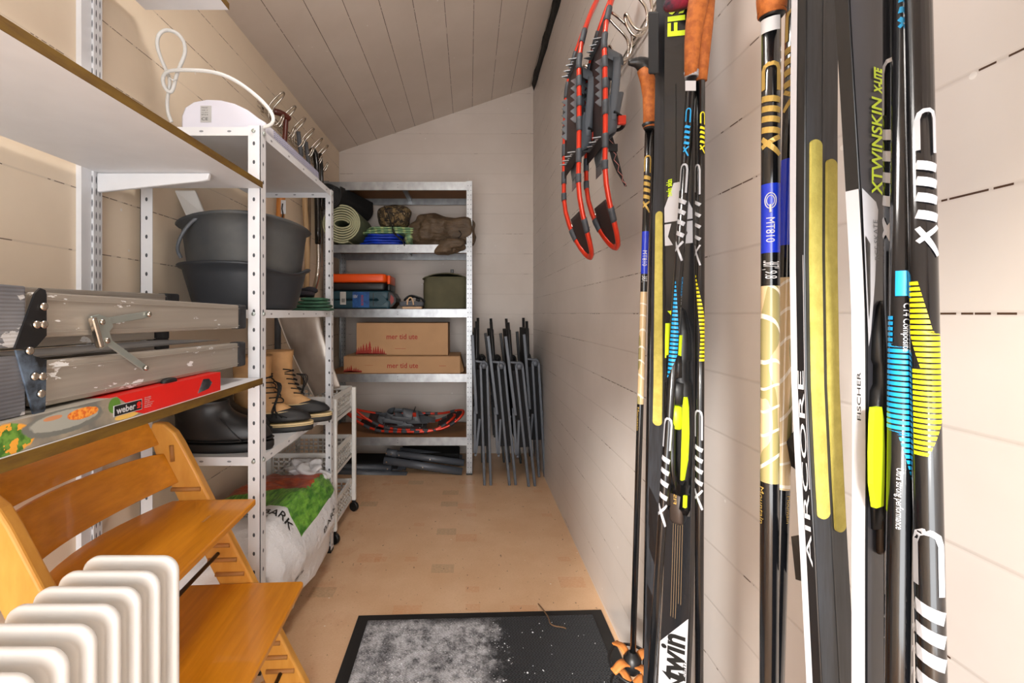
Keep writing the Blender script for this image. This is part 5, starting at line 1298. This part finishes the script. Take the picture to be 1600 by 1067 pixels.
# ================================================================ poles
M_CORK = mat('cork', 'b96a2c', .75, col2='9a5220', vscale=90, bump=.3, bscale=200); M_POLE = mat('pole_black', '0d0e11', .16, var=.1, clear=.5); M_GOLD = mat('gold_print', 'c3a255', .35, .2)
M_BLUE = mat('pole_blue', '1533c0', .25, var=.05, clear=.4); M_SILV = mat('silver_print', 'b2b4ba', .35, .1, var=.04); M_CYAN = mat('cyan_print', '1f9fe0', .35, var=.05); M_YEL = mat('yellow_print', 'e8dc1c', .4, var=.05)
n = NT('beige_swirl'); co = n.coord(); v = n.new('ShaderNodeTexWave', wave_type='RINGS'); n.link(n.mapping(co, (1, 1, .35)), v.inputs['Vector']); v.inputs['Scale'].default_value = 26; v.inputs['Distortion'].default_value = 6; v.inputs['Detail'].default_value = 0
lnm = n.math('GREATER_THAN', v.outputs['Fac'], .965)
n.color(n.mix(lnm, n.mix(n.math('GREATER_THAN', n.noise(n.mapping(co, (20, 20, 6)), 1, 1), .5), 'cbb189', '978d5e'), 'e0d6c4')); n.b.inputs['Roughness'].default_value = .25; n.b.inputs['Coat Weight'].default_value = .4
M_BEIGE = n.m
class Pole:
    def __init__(s, label, group, a, b, r, bands, r2=None):
        """a, b: (px, py, distance) of the two ends; bands: [(row, material index)]"""
        s.A, s.B, s.r = P(*a), P(*b), r; s.ya, s.yb = a[1], b[1]; s.Da, s.Db = a[2], b[2]
        s.o = thing('ski_pole', label, 'ski pole', tuple(s.B), group)
        mats = []; rows = [s.ya]+[y for y, _ in bands[1:]]+[s.yb]; ids = []
        for _, m_ in bands:
            if m_ not in mats: mats.append(m_)
            ids.append(mats.index(m_))
        pts = [s.pt(y) for y in rows]
        rr = [r+(( r2 or r)-r)*((y-s.ya)/(s.yb-s.ya)) for y in rows]; s.rr = lambda y: r+((r2 or r)-r)*((y-s.ya)/(s.yb-s.ya))
        MB().tube(pts, rr, 20, mifn=lambda k: ids[min(k, len(ids)-1)]).build('shaft', mats, s.o)
    def t(s, py):           # row -> parameter, exact under perspective
        lo, hi = -.5, 1.5
        for _ in range(40):
            m = (lo+hi)/2; p = s.A.lerp(s.B, m); y = CY-(p.z-CZ)*F/p.y
            if y < py: lo = m
            else: hi = m
        return (lo+hi)/2
    def pt(s, py): return s.A.lerp(s.B, s.t(py))
    def fr(s, py):
        c = s.pt(py); e = V((-c.x, -c.y, 0)).normalized(); ax = (s.B-s.A).normalized(); e = (e-ax*e.dot(ax)).normalized(); r_ = e.cross(ax)
        if r_.x < 0: r_ = -r_
        return c, e, r_
    def on(s, py, ang, off=.0004):
        c, e, r_ = s.fr(py); a = math.radians(ang); r = s.rr(py)+off
        return c+e*math.cos(a)*r+r_*math.sin(a)*r
    def text(s, body, ya, yb, a0, a1, m_, bold=.03, shear=0):
        """letters run from row ya to yb, their feet at angle a0 and heads at a1"""
        return lettering(body, lambda u, v: s.on(ya+(yb-ya)*u, a0+(a1-a0)*v), m_, s.o, cuts=7, bold=bold, shear=shear)
    def logo(s, ya, yb, a0, a1, m_):
        """slanted four-letter maker's logo: hooked first letter, three bars, one bar, a cross"""
        L = (s.pt(yb)-s.pt(ya)).length; W = math.radians(abs(a1-a0))*s.rr(ya); t = .24*W; b = MB()
        def rib(pts, t=t):
            P2 = [V((u*L, v*W, 0)) for u, v in pts]; P3 = [P2[0]]
            for p, q in zip(P2, P2[1:]):
                n = max(1, int((q-p).length/(.18*W)))
                P3 += [p.lerp(q, k/n) for k in range(1, n+1)]
            l, r = [], []
            for i, p in enumerate(P3):
                d = P3[min(i+1, len(P3)-1)]-P3[max(0, i-1)]; d.normalize(); nn = V((-d.y, d.x, 0))*t/2
                l.append(p+nn); r.append(p-nn)
            vs = [s.on(ya+(yb-ya)*q.x/L, a0+(a1-a0)*q.y/W) for pr in zip(l, r) for q in pr]
            b.add(vs, [(2*i, 2*i+1, 2*i+3, 2*i+2) for i in range(len(P3)-1)])
        rib([(.27, .10), (.06, .10), (.02, .2), (.005, .38), (.005, .62), (.02, .80), (.06, .90), (.30, .90)], t)
        for u in (.385, .495, .605, .725): rib([(u-.02, .0), (u+.02, 1.0)], min(.065*L, .5*W))
        rib([(.80, .02), (1.0, .98)], t*1.1); rib([(.80, .98), (.90, .02)], t*1.1)
        return b.build('lettering', m_, s.o)
    def stripes(s, ya, yb, n, prof, m_, fill=.62):
        b = MB(); h = (yb-ya)/n
        for k in range(n):
            y0 = ya+h*k; y1 = y0+h*fill; a0, a1 = prof(k/n); c0, c1 = prof((k+fill)/n)
            def f(u, v, a0=a0, a1=a1, c0=c0, c1=c1, y0=y0, y1=y1): return s.on(y0+(y1-y0)*v, (a0+(a1-a0)*u)*(1-v)+(c0+(c1-c0)*u)*v)
            b.grid(f, 8, 1)
        return b.build('stripe_pattern', m_, s.o)
    def grip(s, pts, radii, m_, nm='grip', flat=1.0):
        return MB().tube(smooth([V(p) for p in pts], 1), radii if isinstance(radii, float) else radii, 16, flat=flat).build(nm, m_, s.o)
GPA, GPB = 'ski poles hanging farther along the right wall', 'ski poles hanging nearest the camera'
# far left: gold lettered pole with cork grip
p1 = Pole('black ski pole with gold lettering, blue and beige bands, cork grip, leftmost', GPA, (1014, 185, 1.04), (988, 1048, 1.04), .0082, [(0, M_POLE), (362, M_BLUE), (428, M_POLE), (456, M_BEIGE), (631, M_POLE)], .0065)
p1.logo(245, 333, -60, 60, M_GOLD); p1.text('MT810', 392, 416, -35, 35, M_WHITEINK, .0); p1.text('.387,', 430, 441, -50, 50, M_WHITEINK, .0)
p1.text('Mountain', 636, 672, -60, -20, M_GOLD, 0)
gp = [P(1015, 200, 1.03), P(1016, 180, 1.03), P(1016, 150, 1.03), P(1012, 125, 1.03), P(1006, 108, 1.03)]
MB().tube(gp, [.014, .0155, .0165, .0165, .0155], 16).build('cork_grip', M_CORK, p1.o)
MB().tube(smooth([P(1016.5, 134, 1.04), P(1016, 120, 1.035), P(1009, 104, 1.03), P(997, 97, 1.03), P(982, 98, 1.03)]), [.012, .014, .017, .019, .019, .018, .014, .010, .007, .005][:10], 14).build('grip_top', M_BLK, p1.o)
MB().tube([P(1014.5, 203, 1.03), P(1014.5, 194, 1.03)], [.0105, .0165], 16).build('collar', M_BLK, p1.o)
MB().tube([P(988, 1018, 1.04), P(988, 1028, 1.04), P(988, 1040, 1.04), P(987.6, 1052, 1.04)], [.008, .020, .021, .010], 16).build('basket_hub', M_BLK, p1.o)
def basket(po, c, R, tilt, m_r, m_s):
    M = Matrix.Translation(c)@Matrix.Rotation(tilt, 4, 'X')
    b = MB().tube([M@V((R*math.cos(2*PI*k/32), R*math.sin(2*PI*k/32), 0)) for k in range(32)], .0032, 8, closed=True); ring = b.build('basket_ring', m_r, po)
    for k in range(4):
        a = math.radians(25+90*k); d = V((math.cos(a), math.sin(a), 0)); t_ = V((-d.y, d.x, 0))
        s = MB(); s.slab(lambda u, v: M@(d*(.012+(R+.006-.012)*u)+t_*(v-.5)*(.020-.004*u)+V((0, 0, .010*math.sin(PI*min(1, u*1.1))+.004))), 8, 3, (0, 0, .003)); s.build('basket_strap', m_s, po)
basket(p1.o, P(988, 1037, 1.04), .052, .15, M_BLK, mat('orange_leather', 'c97b3a', .6, var=.1))
# its twin, partly behind the narrow ski
p1b = Pole('black ski pole half hidden behind narrow yellow-striped ski, left group', GPA, (1024, 100, 1.04), (1006, 1175, 1.10), .0075, [(0, M_POLE)], .0065)
basket(p1b.o, P(988, 1075, 1.10), .05, .1, M_BLK, bpy.data.materials['orange_leather'])
# blue patterned pole
lens = lambda k, A=58, B=10: (-B-A*math.sin(PI*min(1, k*1.0))**.8, min(70, -B+A*math.sin(PI*k)**.8))
p2 = Pole('black ski pole with cyan striped pattern and silver lettering, cork grip, far group', GPA, (1081, 118, .825), (997, 1380, .855), .0088, [(0, M_POLE)], .007)
p2.logo(172, 246, -40, 20, M_CYAN); p2.logo(258, 408, -70, 30, M_SILV)
p2.stripes(440, 592, 24, lambda k: (-66+30*(1-k), -66+30*(1-k)+10+100*min(1, k*1.7)*(1 if k < .75 else (1-k)*4)), M_CYAN); p2.logo(652, 820, -70, 50, M_SILV)
p2.text('CROSS', 433, 462, 42, 66, M_CYAN, 0); p2.text('STR Composite', 462, 520, 50, 66, M_SILV, 0)
MB().tube([P(1080, 118, 0.825), P(1080.5, 100, 0.820), P(1082, 70, 0.815), P(1085, 40, 0.810), P(1090, 10, 0.805), P(1097, -25, 0.805)], [.0115, .0120, .0135, .0150, .0165, .018], 16).build('cork_grip', M_CORK, p2.o)
MB().tube([P(1080.5, 121, 0.825), P(1080.5, 112, 0.825)], [.0115, .0128], 16).build('collar', M_SILV, p2.o)
MB().box((-.0095, -.0005, -.009), (.0095, .0005, .009), M=Matrix.Translation(P(1079, 134, 0.813))).build('name_tag', M_WHITEINK, p2.o)
p3 = Pole('black ski pole with yellow striped pattern and silver lettering, right of neon binding', GPA, (1094, 128, .825), (1092, 1385, .85), .0085, [(0, M_POLE)], .007)
p3.logo(178, 242, 0, 60, M_YEL); p3.logo(258, 415, -75, 5, M_SILV)
p3.stripes(430, 566, 22, lambda k: (-62+70*min(1, k*1.4)-(50*max(0, k-.7)), min(72, -50+130*min(1, k*1.8))), M_YEL); p3.logo(640, 794, -72, 40, M_SILV)
MB().tube([P(1095, 127, 0.830), P(1098, 80, 0.825), P(1101, 40, 0.820), P(1104, -10, 0.820)], [.0105, .0125, .014, .015], 16).build('cork_grip', M_CORK, p3.o)
# near poles
q1 = Pole('black ski pole with large gold lettering and white name tag, nearest left pair', GPB, (1205, 22, .53), (1199, 1800, .53), .0098, [(0, M_POLE), (289, M_BLUE), (396, M_POLE), (447, M_BEIGE), (752, M_POLE)], .0095)
q1.logo(104, 246, -62, 62, M_GOLD); q1.text('MT810', 342, 380, -25, 25, M_WHITEINK, 0); q1.text('.387", ', 408, 422, -60, 60, M_WHITEINK, 0); q1.text('9.8', 424, 436, -30, 40, M_WHITEINK, 0); q1.text('Mountain', 760, 818, -75, -35, M_GOLD, 0)
q1.stripes(301, 345, 1, lambda k: (-38, 38), M_BLUE)
rg = MB(); rg.tube([q1.on(316+12*math.sin(2*PI*k/20), 32*math.cos(2*PI*k/20), .0006) for k in range(20)], .0006, 5, closed=True); rg.tube([q1.on(316+8*math.sin(2*PI*k/20), 22*math.cos(2*PI*k/20), .0006) for k in range(20)], .0005, 5, closed=True); rg.tube([q1.on(y, 0, .0006) for y in (322, 334)], .0014, 5); rg.build('ring_emblem', M_WHITEINK, q1.o)
MB().tube([P(1206, 24, .53), P(1206, 0, .528), P(1207, -60, .525)], [.0145, .0160, .0168], 16).build('cork_grip', M_CORK, q1.o)
MB().tube([P(1205.5, 30, .53), P(1206, 21, .53)], [.0105, .0152], 16).build('collar', M_BLK, q1.o)
tg = MB(); tg.grid(lambda u, v: q1.on(31+22*v+2*math.sin(u*3), -75+130*u, .0008), 8, 2); tg.build('name_tag', M_WHITEINK, q1.o)
q2 = Pole('black ski pole with blue and beige bands, right of gold-lettered one', GPB, (1245, -80, .55), (1187, 1880, .55), .0098, [(0, M_POLE), (250, M_BLUE), (384, M_POLE), (434, M_BEIGE), (762, M_POLE)], .0095)
q2.logo(20, 176, 50, -60, M_GOLD); q2.text('Mountain', 770, 812, 40, 70, M_GOLD, 0)
q3_ = Pole('black ski pole with cyan lettering and wide cyan striped pattern, nearest the camera', GPB, (1417, -90, .385), (1388, 2200, .385), .0085, [(0, M_POLE)], .0088)
q3_.logo(-78, 60, -30, 50, M_CYAN)
q3_.stripes(424, 464, 1, lambda k: (-30, 30), M_CYAN, .97); q3_.text('CT4 Composite', 474, 548, -5, 35, M_SILV, .01)
q3_.stripes(494, 748, 30, lambda k: ((-80, -40+k*0) if k < .18 else (-80, 80) if k < .72 else ((k-.72)*230-10, 75)), M_CYAN, .66)
q3_.text('Ultra strong performance', 728, 822, -25, 15, M_SILV, .01)
q4_ = Pole('black ski pole with yellow striped pattern and large silver lettering, rightmost', GPB, (1432, -90, .372), (1478, 2200, .362), .0088, [(0, M_POLE)], .0100)
q4_.logo(178, 402, -20, 70, M_SILV)
q4_.stripes(440, 712, 32, lambda k: (-60, -20+180*k) if k < .3 else (-60+230*(k-.3), 70) if k < .5 else (-50, 70) if k < .78 else (-50, 70-300*(k-.78)), M_YEL, .66)
q4_.logo(825, 1150, -68, 62, M_SILV)
q5_ = Pole('black ski pole with silver lettering glimpsed behind cyan-striped pole, nearest group', GPB, (1402, -90, .40), (1406, 2150, .405), .0098, [(0, M_POLE)], .0098)
q5_.logo(95, 400, -80, 20, M_SILV); q5_.logo(850, 1150, -60, 60, M_SILV)
# ================================================================ daylight and camera
w_ = bpy.data.worlds.new('daylight'); bpy.context.scene.world = w_; w_.use_nodes = True
bg = w_.node_tree.nodes['Background']; bg.inputs[0].default_value = (.93, .96, 1, 1); bg.inputs[1].default_value = 3.6
def area(name, loc, rot, sx, sy, e, col):
    l = bpy.data.lights.new(name, 'AREA'); l.shape = 'RECTANGLE'; l.size = sx; l.size_y = sy; l.energy = e; l.color = col
    o = bpy.data.objects.new(name, l); COL.objects.link(o); o.location = loc; o.rotation_euler = rot; return o
# overcast sky seen through the open doorway
area('doorway_daylight', (-.25, YF-.05, .93), (math.radians(90), 0, 0), 1.4, 1.8, 34, (1, .98, .96))
# added fill light, unseen just below the ceiling, to brighten the room
area('ceiling_fill', (-.15, .95, 2.62), (0, 0, 0), .35, .35, 12, (1, .95, .9))
s = bpy.data.lights.new('sun', 'SUN'); s.energy = 4.5; s.angle = .09; s.color = (1, .95, .88)
so = bpy.data.objects.new('sun', s); COL.objects.link(so)
d = V((.46, 1, -.40)); so.rotation_euler = d.to_track_quat('-Z', 'Y').to_euler()
cam = bpy.data.cameras.new('camera'); co_ = bpy.data.objects.new('camera', cam); COL.objects.link(co_)
cam.sensor_width = 36; cam.lens = F/1600*36; cam.shift_x = (800-CX)/1600; cam.shift_y = -(533.5-CY)/1600
cam.clip_start = .01; co_.location = (0, 0, CZ); co_.rotation_euler = (math.radians(90), 0, 0)
bpy.context.scene.camera = co_
sc = bpy.context.scene; vs_ = sc.view_settings
vs_.view_transform = 'Standard'; vs_.look = 'None'; vs_.gamma = 1; vs_.use_curve_mapping = False; vs_.exposure = 0.22
for o in bpy.data.objects:
    if '_org' in o: del o['_org']
